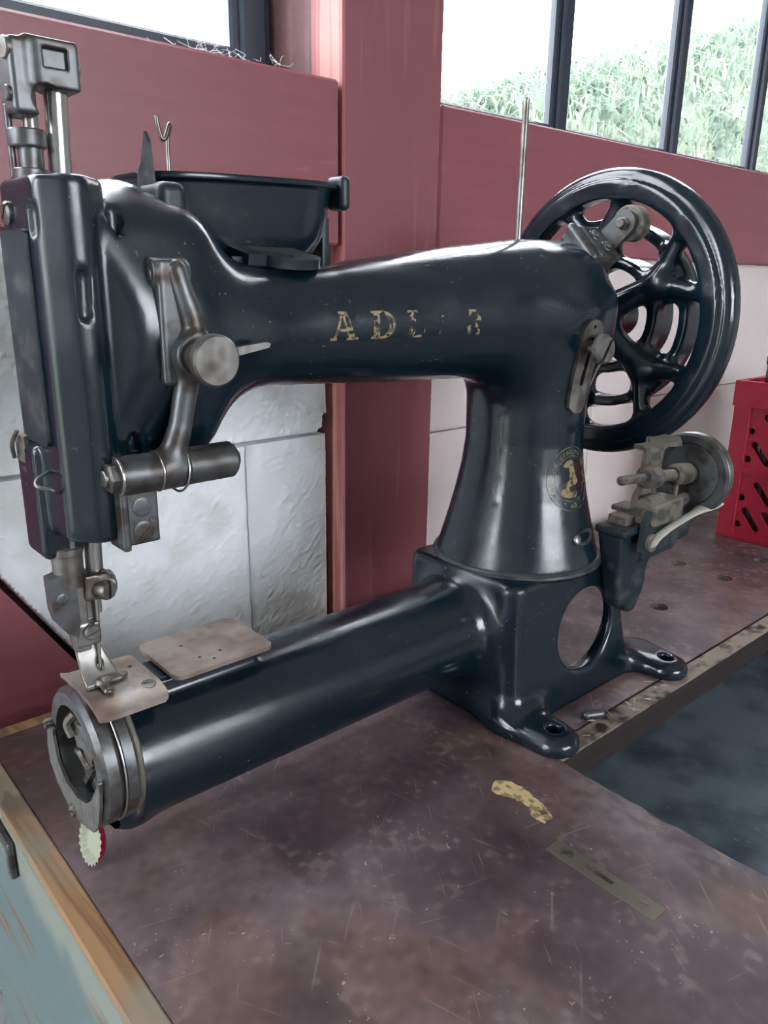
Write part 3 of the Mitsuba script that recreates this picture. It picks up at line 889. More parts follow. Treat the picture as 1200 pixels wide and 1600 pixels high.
bird = unary_union([
    Polygon([(-0.010, 0.0125), (-0.006, 0.0155), (-0.001, 0.0165), (0.003, 0.0145), (0.0035, 0.0105), (0.006, 0.002), (0.0085, -0.003), (0.006, -0.005), (-0.003, -0.001), (-0.0015, 0.006), (-0.004, 0.0105), (-0.008, 0.0108)]),
    Polygon([(-0.003, -0.001), (-0.009, -0.004), (-0.0135, -0.0105), (-0.0125, -0.014), (-0.006, -0.016), (0.004, -0.0165), (0.0065, -0.0125), (-0.004, -0.0115), (-0.0045, -0.0065), (0.006, -0.0052)])]).buffer(0.0005)
padd('arm__emblem__eagle', on_col(slab(bird.segmentize(0.003), (0, 0, 0), (1, 0, 0), (0, 1, 0), 0.0002), PH, 0.219), 'm_gold', False)
padd('arm__emblem__field', on_col(slab(Polygon([(0.005, 0.014), (0.013, 0.013), (0.0165, 0.004), (0.015, -0.012), (0.009, -0.015), (0.0085, -0.004), (0.0095, -0.002), (0.0065, 0.004)]).segmentize(0.003), (0, 0, 0), (1, 0, 0), (0, 1, 0), 0.00012), PH, 0.219), 'm_red_transfer', False)
plate = affinity.scale(Point(0, 0).buffer(1, quad_segs=14), 0.018, 0.0068)
padd('arm__number_plate', on_col(slab(plate.segmentize(0.002), (0, 0, -0.0005), (1, 0, 0), (0, 1, 0), 0.0016), math.radians(-82), 0.165), 'm_dark_steel', False, label='small oval number plate')
padd('arm__number_plate__rivet', on_col(lathe((-0.0125, 0, 0.001), (0, 0, 1), [(0, 0.0045), (0.001, 0.0045), (0.0018, 0.003), (0.002, 0)], 20), math.radians(-82), 0.165), 'm_bright_steel', True)

# ---- stitch regulator plate
sp = unary_union([LineString([(0, -0.031), (0, 0.028)]).buffer(0.0105, cap_style=1), sbox(-0.0105, -0.036, 0.0105, -0.01)]).difference(LineString([(0, -0.015), (0, 0.012)]).buffer(0.0022)).difference(Point(0, 0.0325).buffer(0.0016)).difference(Point(0, 0.0225).buffer(0.0019))
PS = math.radians(-92)


def on_reg(m):
    v = np.array(m.vertices)
    z = 0.319 + v[:, 1]
    a = PS + v[:, 0] / 0.056
    out, inn = np.full(len(v), 0.09), np.full(len(v), 0.02)
    for _ in range(30):
        mid = (out + inn) / 2
        hit = d_arm(0.4245 + mid * np.cos(a), mid * np.sin(a), z) < 0
        inn, out = np.where(hit, mid, inn), np.where(hit, out, mid)
    rr = out + v[:, 2]
    m.vertices = np.stack([0.4245 + rr * np.cos(a), rr * np.sin(a), z], -1)
    return m


padd('stitch_regulator', on_reg(slab(sp.segmentize(0.003), (0, 0, -0.0005), (1, 0, 0), (0, 1, 0), 0.0040)), 'm_steel', False, label='slotted steel stitch length plate')
nd = np.array([math.cos(PS), math.sin(PS), 0.02])
c0 = np.array([0.4245 + 0.060 * math.cos(PS), 0.060 * math.sin(PS), 0.3335])
padd('stitch_regulator__screw', cat(cyl(c0, c0 + nd * 0.016, 0.0045), screw(c0 + nd * 0.016, nd, 0.0125, 0.007, 1.0, 0.0)), 'm_steel', label='large slotted clamping screw')

# ---- handwheel
WC = np.array([0.540, 0.001, 0.3545])
WT = -0.038          # the wheel runs a little out of true


def d_wheel(x, y, z):
    X0, Y0, Z = x - WC[0], y - WC[1], z - WC[2]
    X, Y = X0 * math.cos(WT) + Y0 * math.sin(WT), Y0 * math.cos(WT) - X0 * math.sin(WT)
    R = np.sqrt(Y * Y + Z * Z)

    def ringd(r0, r1, x0, x1, e):
        q0, q1 = np.abs(R - (r0 + r1) / 2) - (r1 - r0) / 2 + e, np.abs(X - (x0 + x1) / 2) - (x1 - x0) / 2 + e
        return np.sqrt(np.maximum(q0, 0) ** 2 + np.maximum(q1, 0) ** 2) + np.minimum(np.maximum(q0, q1), 0) - e
    d = smin(ringd(0.1075, 0.1350, -0.011, 0.011, 0.008), ringd(0.1075, 0.1245, -0.0145, 0.0, 0.003), 0.002)
    d = np.minimum(d, ringd(0.079, 0.0885, 0.000, 0.026, 0.003))
    d = np.minimum(d, ringd(0.0455, 0.0555, 0.000, 0.034, 0.003))
    d = smin(d, ringd(-0.02, 0.0205, -0.036, 0.03, 0.004), 0.006)
    for k in range(5):
        t = math.radians(101 - 72 * k)
        e = lambda rr, tt, xx: (xx, -rr * math.cos(tt), rr * math.sin(tt))
        P0, P1 = e(0.012, t, -0.016), e(0.066, t, -0.004)
        s = sd_cap(X, Y, Z, P0, P1, 0.0135, 0.0100)
        for q in (-1, 1):
            s = smin(s, sd_cap(X, Y, Z, P1, e(0.113, t + q * math.radians(17.5), -0.001), 0.0082, 0.0078), 0.010)
        # thin web in the fork
        a = np.arctan2(Z, -Y) - t
        a = (a + np.pi) % (2 * np.pi) - np.pi
        web = smax(np.abs(X - 0.006) - 0.0045, smax(np.abs(a) * R - 0.30 * R, np.abs(R - 0.074) - 0.016, 0.004), 0.003)
        s = smin(s, web, 0.006)
        d = smin(d, s, 0.010)
    return d


padd('handwheel', surf(d_wheel, (0.495, -0.142, 0.212), (0.585, 0.145, 0.498), 0.0021), 'm_enamel', True, label='large black spoked handwheel with stepped pulley rings')
padd('handwheel__hub', lathe((0.466, 0.001, 0.356), (1, 0, 0), [(0, 0), (0, 0.025), (0.010, 0.025), (0.012, 0.0215), (0.026, 0.021), (0.030, 0.0235), (0.042, 0.024), (0.046, 0.0215), (0.056, 0.0205), (0.058, 0.016), (0.058, 0)], 48), 'm_dusty_enamel')

# ---- needle bar, presser bar and the parts at their ends
NX = 0.0165
padd('needle_bar', cyl((NX - 0.001, 0, 0.207), (NX, 0, 0.25), 0.0051), 'm_bright_steel', label='bright lower end of the round needle bar')
padd('needle_bar', cyl((NX + 0.002, 0, 0.428), (NX + 0.0035, 0, 0.4795), 0.0058), 'm_bright_steel', label='bright upper end of the round needle bar')
padd('needle_clamp', minus(surf(lambda x, y, z: smin(sd_box(x, y, z, (0.0135, -0.001, 0.2065), (0.0075, 0.0075, 0.0085), 0.002), sd_cyl(x, y, z, (0.014, -0.004, 0.206), (0.025, -0.004, 0.206), 0.0078, 0.002), 0.003), (0.002, -0.016, 0.194), (0.029, 0.01, 0.219), 0.0008), cyl((0.012, 0, 0.2), (0.0125, 0, 0.23), 0.0001)), 'm_steel', True, label='steel needle clamp')
padd('needle_clamp__screw', screw((0.0165, -0.0095, 0.2045), (0.3, -1, 0.05), 0.0062, 0.006, 1.45), 'm_steel')
padd('needle', tube([(0.0135, -0.003, 0.200), (0.0132, -0.003, 0.185), (0.0125, -0.003, 0.165), (0.0118, -0.003, 0.1485), (0.0117, -0.003, 0.146)], [0.0015, 0.0014, 0.0011, 0.0009, 0.0002]), 'm_bright_steel', True)
padd('presser_bar', cyl((0.0015, 0, 0.21), (0.0025, 0, 0.262), 0.0062), 'm_steel')
padd('presser_bar', cyl((0.0055, 0, 0.43), (0.0065, 0, 0.487), 0.0036), 'm_steel')
padd('presser_bar__collar', lathe((0.0035, 0.0, 0.450), (0, 0, 1), [(0, 0), (0, 0.0088), (0.001, 0.0095), (0.0075, 0.0095), (0.0085, 0.0088), (0.0085, 0)]), 'm_dark_steel')
padd('presser_bar__collar', cat(lathe((0.0035, 0.0, 0.434), (0, 0, 1), [(0, 0), (0, 0.0085), (0.0055, 0.0085), (0.006, 0.008), (0.006, 0)]), cyl((0.0045, 0.0, 0.439), (0.0045, 0.0, 0.451), 0.0062), cyl((-0.0035, 0.004, 0.435), (-0.0035, 0.004, 0.47), 0.0018)), 'm_dark_steel')
padd('presser_bar__sleeve', lathe((0.0, 0, 0.2085), (0, 0, 1), [(0, 0), (0, 0.0092), (0.013, 0.0088), (0.020, 0.0090), (0.0205, 0.0095), (0.0245, 0.0095), (0.025, 0.009), (0.025, 0)]), 'm_steel')


def d_link(x, y, z):
    d = sd_box(x, y, z, (0.0165, 0.0, 0.489), (0.0135, 0.0115, 0.0115), 0.002)
    d = smin(d, sd_box(x, y, z, (0.002, -0.001, 0.4815), (0.0065, 0.0105, 0.0175), 0.003), 0.003)
    d = smax(d, -sd_box(x, y, z, (0.018, -0.012, 0.4915), (0.006, 0.004, 0.0045), 0.0005), 0.001)
    d = smax(d, -sd_cyl(x, y, z, (0.012, -0.02, 0.472), (0.012, 0.02, 0.472), 0.0072), 0.001)
    return d


padd('bar_link', surf(d_link, (-0.008, -0.016, 0.460), (0.034, 0.016, 0.504), 0.0008), 'm_dark_steel', True, label='dark steel link joining the tops of the bars')
padd('bar_link__screw', cyl((-0.0015, -0.006, 0.4935), (-0.0058, -0.0065, 0.4935), 0.0052), 'm_steel')
padd('bar_link__screw', cyl((0.028, -0.001, 0.4905), (0.0322, -0.001, 0.4905), 0.0062), 'm_dark_steel')
padd('bar_link__screw', cyl((-0.003, -0.006, 0.4735), (-0.0068, -0.0065, 0.4735), 0.0036), 'm_dark_steel')

blk = Polygon([(-0.0135, 0.2165), (-0.005, 0.2185), (0.0015, 0.209), (0.0018, 0.187), (0.0, 0.176), (-0.0065, 0.1805), (-0.0115, 0.188), (-0.0132, 0.196)])
padd('presser_block', slab(blk, (0, 0.004, 0), (1, 0, 0), (0, 0, 1), 0.011), 'm_dark_steel', False, label='dark presser block beside the needle')
padd('presser_block__screw', screw((-0.0075, -0.0070, 0.203), (0, -1, 0), 0.0038, 0.0006, 1.1), 'm_dark_steel')


def d_foot(x, y, z):
    d = sd_box(x, y, z, (0.0032, 0.001, 0.187), (0.0042, 0.006, 0.022), 0.001)
    d = np.minimum(d, sd_box(x, y, z, (0.009, 0.004, 0.1885), (0.0055, 0.004, 0.0165), 0.001))
    d = np.minimum(d, sd_box(x, y, z, (0.0165, 0.004, 0.197), (0.002, 0.003, 0.012), 0.0008))
    d = np.minimum(d, sd_box(x, y, z, (0.0062, 0.001, 0.1755), (0.0078, 0.0066, 0.0075), 0.0015))
    # swept shank flaring to the toes
    t = np.clip((0.1715 - z) / 0.028, 0, 1)
    xc = 0.0065 + 0.0045 * t ** 1.3
    wdt = 0.0068 + 0.0045 * t
    shank = smax(smax(np.abs(x - xc) - wdt, np.abs(y - 0.003 + 0.012 * t ** 2) - 0.0016, 0.001), np.abs(z - 0.157) - 0.0165, 0.001)
    d = smin(d, shank, 0.002)
    for q in (-0.0095, 0.006):
        d = smin(d, sd_cap(x, y, z * 1.6, (0.010, -0.010 + 0 * q, 0.1435 * 1.6), (0.0245 if q > 0 else 0.0095, -0.006 if q > 0 else -0.020, 0.1425 * 1.6), 0.0030, 0.0034), 0.003)
    d = smax(d, -sd_cyl(x, y, z, (0.0118, -0.0035, 0.13), (0.0118, -0.0035, 0.16), 0.0022), 0.0008)
    return d


padd('presser_foot', surf(d_foot, (-0.006, -0.028, 0.137), (0.031, 0.012, 0.213), 0.0007), 'm_steel', True, label='steel presser foot')
padd('presser_foot__screw', screw((0.008, -0.0057, 0.1775), (0, -1, 0), 0.0052, 0.003, 0.3), 'm_steel')

# ---- plates on the cylinder arm
cp = rounded(sbox(0.0510, -0.0275, 0.1265, 0.0335), 0.007)
cp = cp.difference(unary_union([Point(*c).buffer(0.0013, quad_segs=4) for c in ((0.0765, -0.011), (0.0925, -0.0105), (0.0745, 0.0125), (0.0835, -0.0185))]))
padd('cover_plate', slab(cp, (0, 0, 0.1362), (1, 0, 0), (0, 1, 0), 0.0030), 'm_brown_steel', False, label='flat brownish steel cover plate with small holes')
for c, r in (((0.0605, 0.0225), 0.0046), ((0.0605, -0.018), 0.0050), ((0.0635, 0.003), 0.0028)):
    padd('cover_plate__screw', screw((*c, 0.1392), (0, 0, 1), r, 0.0003, 0.4), 'm_brown_steel')


def throat_pt(x, y):
    yy = y - 0.0
    drop = np.where(yy < -0.018, 0.050 * (1 - np.cos((-0.018 - yy) / 0.05)) * 1.2, 0)
    drop = drop + np.where(yy > 0.012, 0.05 * (1 - np.cos((yy - 0.012) / 0.05)), 0)
    lip = np.where(x < 0.004, (0.004 - x) ** 2 * 25, 0)
    return 0.1402 - drop + lip


def sheet(us, vs, fn, th, skip=None):
    """A bent sheet over the grid (u, v); fn(u, v) is its top."""
    U, V = np.meshgrid(us, vs, indexing='ij')
    Z = fn(U, V)
    nu, nv = U.shape
    a = np.stack([U, V, Z], -1).reshape(-1, 3)
    b = a - [0, 0, th]
    I = np.arange(nu * nv).reshape(nu, nv)
    f, e = [], {}
    for i in range(nu - 1):
        for j in range(nv - 1):
            if skip and skip((us[i] + us[i + 1]) / 2, (vs[j] + vs[j + 1]) / 2):
                continue
            q = [I[i, j], I[i + 1, j], I[i + 1, j + 1], I[i, j + 1]]
            f += [[q[0], q[1], q[2]], [q[0], q[2], q[3]]]
            for k in range(4):
                s = (q[k], q[(k + 1) % 4])
                if (s[1], s[0]) in e:
                    del e[(s[1], s[0])]
                else:
                    e[s] = 1
    n = nu * nv
    f += [[c + n, b_ + n, a_ + n] for a_, b_, c in list(f)]
    for s in e:
        f += [[s[1], s[0], s[0] + n], [s[1], s[0] + n, s[1] + n]]
    m = trimesh.Trimesh(np.vstack([a, b]), f, process=False)
    m.remove_unreferenced_vertices()
    return m


us, vs = np.linspace(-0.0045, 0.0415, 56), np.linspace(-0.0385, 0.0245, 67)


def tskip(x, y):
    corner = (x > 0.036 and y < -0.033 and math.hypot(x - 0.036, y + 0.033) > 0.0055) or (x > 0.036 and y > 0.019 and math.hypot(x - 0.036, y - 0.019) > 0.0055)
    return corner or (0.006 < x < 0.012 and -0.019 < y < -0.003) or math.hypot(x - 0.0425, y - 0.006) < 0.0014 or math.hypot(x - 0.0118, y + 0.002) < 0.0015 or math.hypot(x - 0.034, y - 0.005) < 0.0013


padd('throat_plate', sheet(us, vs, throat_pt, 0.0032, tskip), 'm_brown_steel', 30, label='curved throat plate with needle slot and shiny worn patch')
padd('throat_plate__screw', screw((0.0340, -0.0235, 0.1398), (0.0, -0.1, 1), 0.0046, 0.0006, 1.25), 'm_steel')
padd('feed_dog', bx(0.0065, 0.0115, -0.0185, -0.0035, 0.130, 0.1386, 0.0004), 'm_dark_steel', False)

# ---- hook ring at the tip
RC = np.array([-0.005, 0.0945])     # y, z of its centre


def tor(x0, x1, r0, r1, e=0.001, n=72):
    c = min(e, abs(x1 - x0) / 3)
    m = lathe((x0, RC[0], RC[1]), (1, 0, 0), [(0, r0), (0, r1 - c), (c, r1), (x1 - x0 - c, r1), (x1 - x0, r1 - c), (x1 - x0, r0), (0, r0)], n)
    return m


padd('hook_ring', tor(-0.0095, 0.0035, 0.0345, 0.0458, 0.003), 'm_dark_steel', label='round steel hook race at the tip of the cylinder arm')
padd('hook_ring__band', tor(0.0043, 0.0125, 0.030, 0.0455, 0.001), 'm_dark_steel')
padd('hook_ring__seal', tor(0.0033, 0.0045, 0.030, 0.0461, 0.0003), 'm_bright_steel', label='bright thin ring')
padd('hook_ring__flange', tor(0.0124, 0.0165, 0.02, 0.0452, 0.001), 'm_grimy_steel')
facep = rounded(Polygon([(0.0382, 0.0985), (0.0435, 0.082), (0.0420, 0.0688), (0.0311, 0.0575), (0.0129, 0.0494), (-0.007, 0.0485), (-0.031, 0.0555), (-0.0405, 0.0655), (-0.0470, 0.082), (-0.0500, 0.097), (-0.0505, 0.106), (-0.0435, 0.094),
                         (-0.0327, 0.0798), (-0.0239, 0.073), (-0.0076, 0.0676), (0.0118, 0.0685), (0.0253, 0.0784), (0.0286, 0.0945), (0.0274, 0.1012)]), 0.0012)
facep = affinity.scale(facep, -1, 1, origin=(0, 0))    # (u, v) = (-y, z), seen from the tip
padd('hook_ring__cover', slab(facep, (-0.0105, 0, 0), (0, -1, 0), (0, 0, 1), 0.0020), 'm_steel', False, label='steel half cover with a pointed lower lobe')
padd('hook_ring__screw', screw((-0.0105, 0.0035, 0.0515), (-1, 0, 0), 0.0046, 0.004, 0.6), 'm_steel')
padd('hook_ring__screw', screw((-0.0105, 0.0375, 0.1), (-1, 0, 0.1), 0.0036, 0.004, 0.6), 'm_steel')
# bobbin case and latch inside
padd('bobbin_case', cat(cyl((0.001, RC[0], RC[1]), (0.012, RC[0], RC[1]), 0.0335, n=48), lathe((-0.0035, RC[0] + 0.002, RC[1] - 0.002), (1, 0, 0), [(0, 0), (0, 0.010), (0.002, 0.0115), (0.006, 0.0115), (0.006, 0)])), 'm_grimy_steel', label='grimy bobbin case inside the ring')
lat = Polygon([(-0.016, 0.022), (0.006, 0.018), (0.014, 0.006), (0.010, -0.002), (0.0, 0.002), (-0.006, -0.006), (-0.013, -0.002), (-0.018, 0.008)])
padd('bobbin_case__latch', slab(affinity.translate(affinity.scale(lat, -1, 1, origin=(0, 0)), 0.005, RC[1] + 0.002), (-0.0005, 0, 0), (0, -1, 0), (0, 0, 1), 0.0045), 'm_steel', False)
padd('bobbin_case__spring', cat(tube(curve([(-0.004, 0.010, 0.090), (-0.006, -0.001, 0.095), (-0.005, -0.013, 0.090), (-0.003, -0.019, 0.096)], 8), 0.002, 8), tube(curve([(-0.003, 0.007, 0.119), (-0.007, 0.011, 0.111), (-0.006, 0.007, 0.103)], 8), 0.0035, 8), slab(affinity.translate(Polygon([(-0.01, -0.028), (-0.006, -0.03), (0.016, -0.004), (0.013, -0.001)]), 0, RC[1]), (0.0005, 0, 0), (0, -1, 0), (0, 0, 1), 0.003)), 'm_steel', 40)

# ---- face plate on the left of the head
fpl = rounded(sbox(-0.0245, 0.2985, 0.0135, 0.4095), 0.003)
padd('face_plate', slab(affinity.scale(fpl, -1, 1, origin=(0, 0)), (-0.0092, 0, 0), (0, -1, 0), (0, 0, 1), 0.0022), 'm_dusty_enamel', False, label='flat dark face plate on the left of the head')
padd('face_plate__slot', slab(affinity.scale(rounded(sbox(0.0135, 0.302, 0.0195, 0.400), 0.0025), -1, 1, origin=(0, 0)), (-0.0092, 0, 0), (0, -1, 0), (0, 0, 1), 0.0006), 'm_black', False)
padd('face_plate__hook', tube(curve([(-0.009, -0.014, 0.283), (-0.017, -0.020, 0.2815), (-0.020, -0.026, 0.279), (-0.014, -0.031, 0.277), (-0.009, -0.029, 0.274)], 8), 0.0011, 8), 'm_steel', True, label='small wire thread loop')
padd('face_plate__screw', screw((-0.0085, 0.003, 0.418), (-1, 0, 0), 0.006, 0.003, 0.8), 'm_steel')
padd('face_plate__clip', cat(bx(-0.0145, -0.009, 0.008, 0.0225, 0.2835, 0.3005, 0.001), tube(curve([(-0.0155, 0.012, 0.303), (-0.018, 0.016, 0.295), (-0.0165, 0.02, 0.286)], 8), 0.0012, 8)), 'm_grimy_steel', 40)


# ---- presser lifter on the front of the head
def d_guide(x, y, z):
    d = sd_box(x, y, z, (0.0525, -0.042, 0.3635), (0.0085, 0.0135, 0.0330), 0.0025)
    d = smin(d, sd_cyl(x, y, z, (0.042, -0.0465, 0.3895), (0.0635, -0.0465, 0.3895), 0.0082, 0.001), 0.002)
    return d


padd('lifter_guide', surf(d_guide, (0.038, -0.062, 0.326), (0.068, -0.026, 0.402), 0.0009), 'm_dark_steel', True, label='upright guide block of the presser lifter')
padd('lifter_guide__pin', cyl((0.0432, -0.0475, 0.3885), (0.0415, -0.0475, 0.3885), 0.0036), 'm_steel')


LV = curve([(0.0550, -0.0530, 0.3910), (0.0575, -0.0555, 0.3790), (0.0620, -0.0565, 0.3620), (0.0610, -0.0560, 0.3470), (0.0575, -0.0540, 0.3320), (0.0545, -0.0530, 0.3180), (0.0515, -0.0525, 0.3050), (0.0455, -0.0515, 0.2890)], 3)
LR = np.interp(np.arange(len(LV)), [0, 3, 7, 10, 13, 17, 22], [0.0058, 0.0056, 0.0068, 0.0072, 0.0066, 0.0064, 0.0078])


def d_lever(x, y, z):
    a = 1.0
    for p, q, r0, r1 in zip(LV[:-1], LV[1:], LR[:-1], LR[1:]):
        a = np.minimum(a, sd_cap(x, y, z, p, q, r0, r1))
    a = smin(a, sd_cyl(x, y, z, (0.0605, -0.040, 0.3465), (0.0605, -0.0635, 0.3465), 0.0124, 0.002), 0.005)
    a = smin(a, sd_cyl(x, y, z, (0.0375, -0.050, 0.2835), (0.0530, -0.050, 0.2835), 0.0112, 0.001), 0.005)
    return a


padd('lifter_lever', surf(d_lever, (0.030, -0.072, 0.266), (0.082, -0.034, 0.402), 0.0009), 'm_dark_steel', True, label='curved dark steel presser lifter lever')
padd('lifter_lever__knob', cat(cyl((0.0605, -0.062, 0.3462), (0.0605, -0.078, 0.3458), 0.0090), cyl((0.0605, -0.0765, 0.3458), (0.0605, -0.0835, 0.3456), 0.0138, c=0.0012, n=48)), 'm_steel', label='round flat steel thumb knob')
hb = Polygon([(0.060, -0.0035), (0.088, -0.0025), (0.1115, 0.0015), (0.1125, 0.0040), (0.1095, 0.0048), (0.085, 0.0025), (0.060, 0.0035)])
padd('lifter_lever__handle', slab(affinity.translate(hb, 0, 0.3465), (0, -0.0475, 0), (1, 0, 0), (0, 0, 1), 0.007), 'm_steel', False, label='flat steel finger lever')
padd('lifter_shaft', cat(cyl((0.0135, -0.050, 0.2835), (0.0375, -0.050, 0.2835), 0.0110), cyl((0.053, -0.050, 0.2835), (0.085, -0.050, 0.2838), 0.0108, c=0.0012), cyl((0.0849, -0.050, 0.2838), (0.0885, -0.050, 0.2838), 0.0095, 0.0062)), 'm_dark_steel', label='short dark shaft of the presser lifter')
padd('lifter_shaft__nut', cat(hexnut((0.0135, -0.050, 0.2835), (-1, 0, 0), 0.0088, 0.005), cyl((0.0090, -0.050, 0.2835), (0.0065, -0.050, 0.2835), 0.0048)), 'm_steel', False, label='hexagon nut')
padd('lifter_shaft__washer', cyl((0.0135, -0.050, 0.2835), (0.0150, -0.050, 0.2835), 0.0115, c=0.0003), 'm_bright_steel')
padd('lifter_shaft__washer', cyl((0.0366, -0.050, 0.2835), (0.0378, -0.050, 0.2835), 0.0117, c=0.0003), 'm_bright_steel')
padd('lifter_shaft__spring', tube(np.array([(0.0515 + 0.003 * math.sin(t * 0.5), -0.050 - 0.0125 * math.cos(t), 0.2825 + 0.0125 * math.sin(t)) for t in np.linspace(-2.4, 1.2, 26)]), 0.0007, 8), 'm_bright_steel', True)
padd('lifter_bracket', surf(lambda x, y, z: smin(sd_box(x, y, z, (0.0255, -0.043, 0.2610), (0.0118, 0.0065, 0.0185), 0.001), sd_box(x, y, z, (0.0155, -0.046, 0.2630), (0.0022, 0.0098, 0.0215), 0.0015), 0.002), (0.010, -0.060, 0.236), (0.042, -0.033, 0.286), 0.0009), 'm_dark_steel', True, label='dark bracket screwed under the lifter shaft')
for c, r in (((0.0275, -0.0495, 0.2640), 0.0056), ((0.0275, -0.0495, 0.2500), 0.0060)):
    padd('lifter_bracket__screw', screw(c, (0, -1, 0), r, 0.0009, 0.1 if c[2] > 0.25 else 0.75), 'm_dark_steel')
for c in ((0.0235, -0.0492, 0.2700), (0.0335, -0.0492, 0.2560)):
    padd('lifter_bracket__pin', cyl(c, (c[0], -0.0500, c[2]), 0.0021), 'm_grimy_steel')

# ---- oil tray on the arm
TX = -0.032          # the tray's place along the arm
BC = np.array([0.170, 0.048])      # x, y of its centre


def tray_loop(lx0, lx1, hy, z, n=64):
    t = np.arange(n) * 2 * np.pi / n
    ex = 2 / 3.4
    cx, hx = (lx0 + lx1) / 2, (lx1 - lx0) / 2
    X = cx + hx * np.sign(np.cos(t)) * np.abs(np.cos(t)) ** ex
    Y = BC[1] + hy * np.sign(np.sin(t)) * np.abs(np.sin(t)) ** ex
    Z = z - 0.0045 + 0.0018 * (X - 0.17) / 0.07
    return np.stack([X + TX, Y, Z], -1)


prof = [(0.150, 0.215, 0.020, 0.4005), (0.141, 0.228, 0.029, 0.4015), (0.131, 0.2395, 0.034, 0.4075), (0.121, 0.2465, 0.0365, 0.418), (0.114, 0.2505, 0.0385, 0.432), (0.110, 0.2525, 0.0395, 0.4475), (0.1085, 0.2545, 0.041, 0.4492), (0.1060, 0.2570, 0.0435, 0.4500), (0.1056, 0.2574, 0.044, 0.4518), (0.1062, 0.2568, 0.0434, 0.4535),
        (0.1105, 0.2515, 0.0385, 0.4530), (0.1125, 0.250, 0.0370, 0.4475), (0.117, 0.2480, 0.0360, 0.432), (0.124, 0.2440, 0.0340, 0.4190), (0.134, 0.2370, 0.0310, 0.4095), (0.145, 0.225, 0.026, 0.4040), (0.152, 0.213, 0.018, 0.4030)]
loops = [tray_loop(*q) for q in prof]
nl = len(loops[0])
v = np.vstack(loops + [loops[0].mean(0)[None], loops[-1].mean(0)[None]])
f = []
for i in range(len(loops) - 1):
    for j in range(nl):
        k = (j + 1) % nl
        f += [[i * nl + j, i * nl + k, (i + 1) * nl + k], [i * nl + j, (i + 1) * nl + k, (i + 1) * nl + j]]
e0 = len(loops) * nl
f += [[e0, (j + 1) % nl, j] for j in range(nl)] + [[e0 + 1, (len(loops) - 1) * nl + j, (len(loops) - 1) * nl + (j + 1) % nl] for j in range(nl)]
tm = trimesh.Trimesh(v, f, process=False)
if tm.volume < 0:
    tm.invert()
padd('tray', tm, 'm_enamel', 50, label='black enamelled tray on top of the arm')
ear = unary_union([sbox(0.126, -0.010, 0.178, 0.03), affinity.scale(Point(0.160, -0.008).buffer(0.021, quad_segs=14), 1, 0.62)])
lug = minus(slab(ear, (0, 0, 0), (1, 0, 0), (0, 1, 0), 0.0065), cyl((0.158, -0.010, 0.003), (0.158, -0.010, 0.01), 0.0022))
lug.apply_transform(trimesh.transformations.rotation_matrix(math.radians(13), [1, 0, 0], [0.15, -0.02, 0]))
lug.apply_translation([0, 0, 0.3925])
padd('tray__lug', lug, 'm_dusty_enamel', 40, label='flat fixing lug')
padd('tray__lug', slab(Polygon([(0.118, 0.40), (0.150, 0.40), (0.148, 0.392), (0.123, 0.392)]), (0, 0.008, 0), (1, 0, 0), (0, 0, 1), 0.012), 'm_dusty_enamel', False)
padd('tray__guard', slab(Polygon([(-0.004, 0.415), (0.018, 0.418), (0.016, 0.446), (0.010, 0.452), (0.003, 0.468), (-0.001, 0.462), (-0.004, 0.440)]), (0.0745, 0.012, 0), (0, 1, 0), (0, 0, 1), 0.0022), 'm_dusty_enamel', False, label='upright pointed guard plate at the left end of the tray')
padd('tray__bracket', surf(lambda x, y, z: smin(sd_box(x, y, z, (0.082, 0.012, 0.4225), (0.0095, 0.016, 0.018), 0.006), sd_box(x, y, z, (0.088, 0.02, 0.405), (0.018, 0.012, 0.014), 0.005), 0.01), (0.064, -0.01, 0.386), (0.112, 0.038, 0.447), 0.0012), 'm_dusty_enamel', True)
padd('tray__hinge', cat(surf(lambda x, y, z: sd_box(x, y, z, (0.2245, 0.024, 0.4455), (0.0045, 0.010, 0.0115), 0.004), (0.217, 0.01, 0.43), (0.233, 0.038, 0.460), 0.001), bx(0.214, 0.221, 0.03, 0.05, 0.385, 0.43, 0.001)), 'm_dusty_enamel', True)
padd('thread_hook', cat(tube(np.array([-0.013, 0, 0]) + curve([(0.1105, 0.032, 0.440), (0.1105, 0.032, 0.455), (0.1108, 0.032, 0.468), (0.1115, 0.030, 0.4745), (0.1105, 0.028, 0.4755), (0.107, 0.027, 0.4680), (0.1045, 0.027, 0.4675), (0.1025, 0.027, 0.474), (0.1018, 0.027, 0.4795)], 8), 0.0014, 10)), 'm_steel', True, label='thin bent wire thread hook')
padd('spool_pin', cyl((0.3985, 0.0, 0.405), (0.3985, 0.0, 0.5285), 0.0029, 0.0027), 'm_steel', label='tall thin steel spool pin')


# ---- belt guide on the arm's right end
GT = 0.80            # the bracket's slope towards the front


def d_guidep(x, y, z):
    c, sn = math.cos(GT), math.sin(GT)
    Y, Z = (y + 0.022) * c + (z - 0.4185) * sn, -(y + 0.022) * sn + (z - 0.4185) * c
    base = sd_box(x, Y, Z, (0.4755, 0, -0.006), (0.0205, 0.0195, 0.0065), 0.003)
    plate = sd_box(x, Y, Z, (0.4785, 0, 0.0015), (0.0205, 0.0185, 0.0026), 0.001)
    plate = smin(plate, sd_cap(x, Y, Z, (0.4575, -0.017, 0.002), (0.4575, 0.017, 0.002), 0.0045), 0.003)
    plate = np.minimum(plate, sd_cap(x, Y, Z, (0.469, -0.016, 0.0045), (0.469, 0.016, 0.0045), 0.0016))
    return smin(base, plate, 0.003)


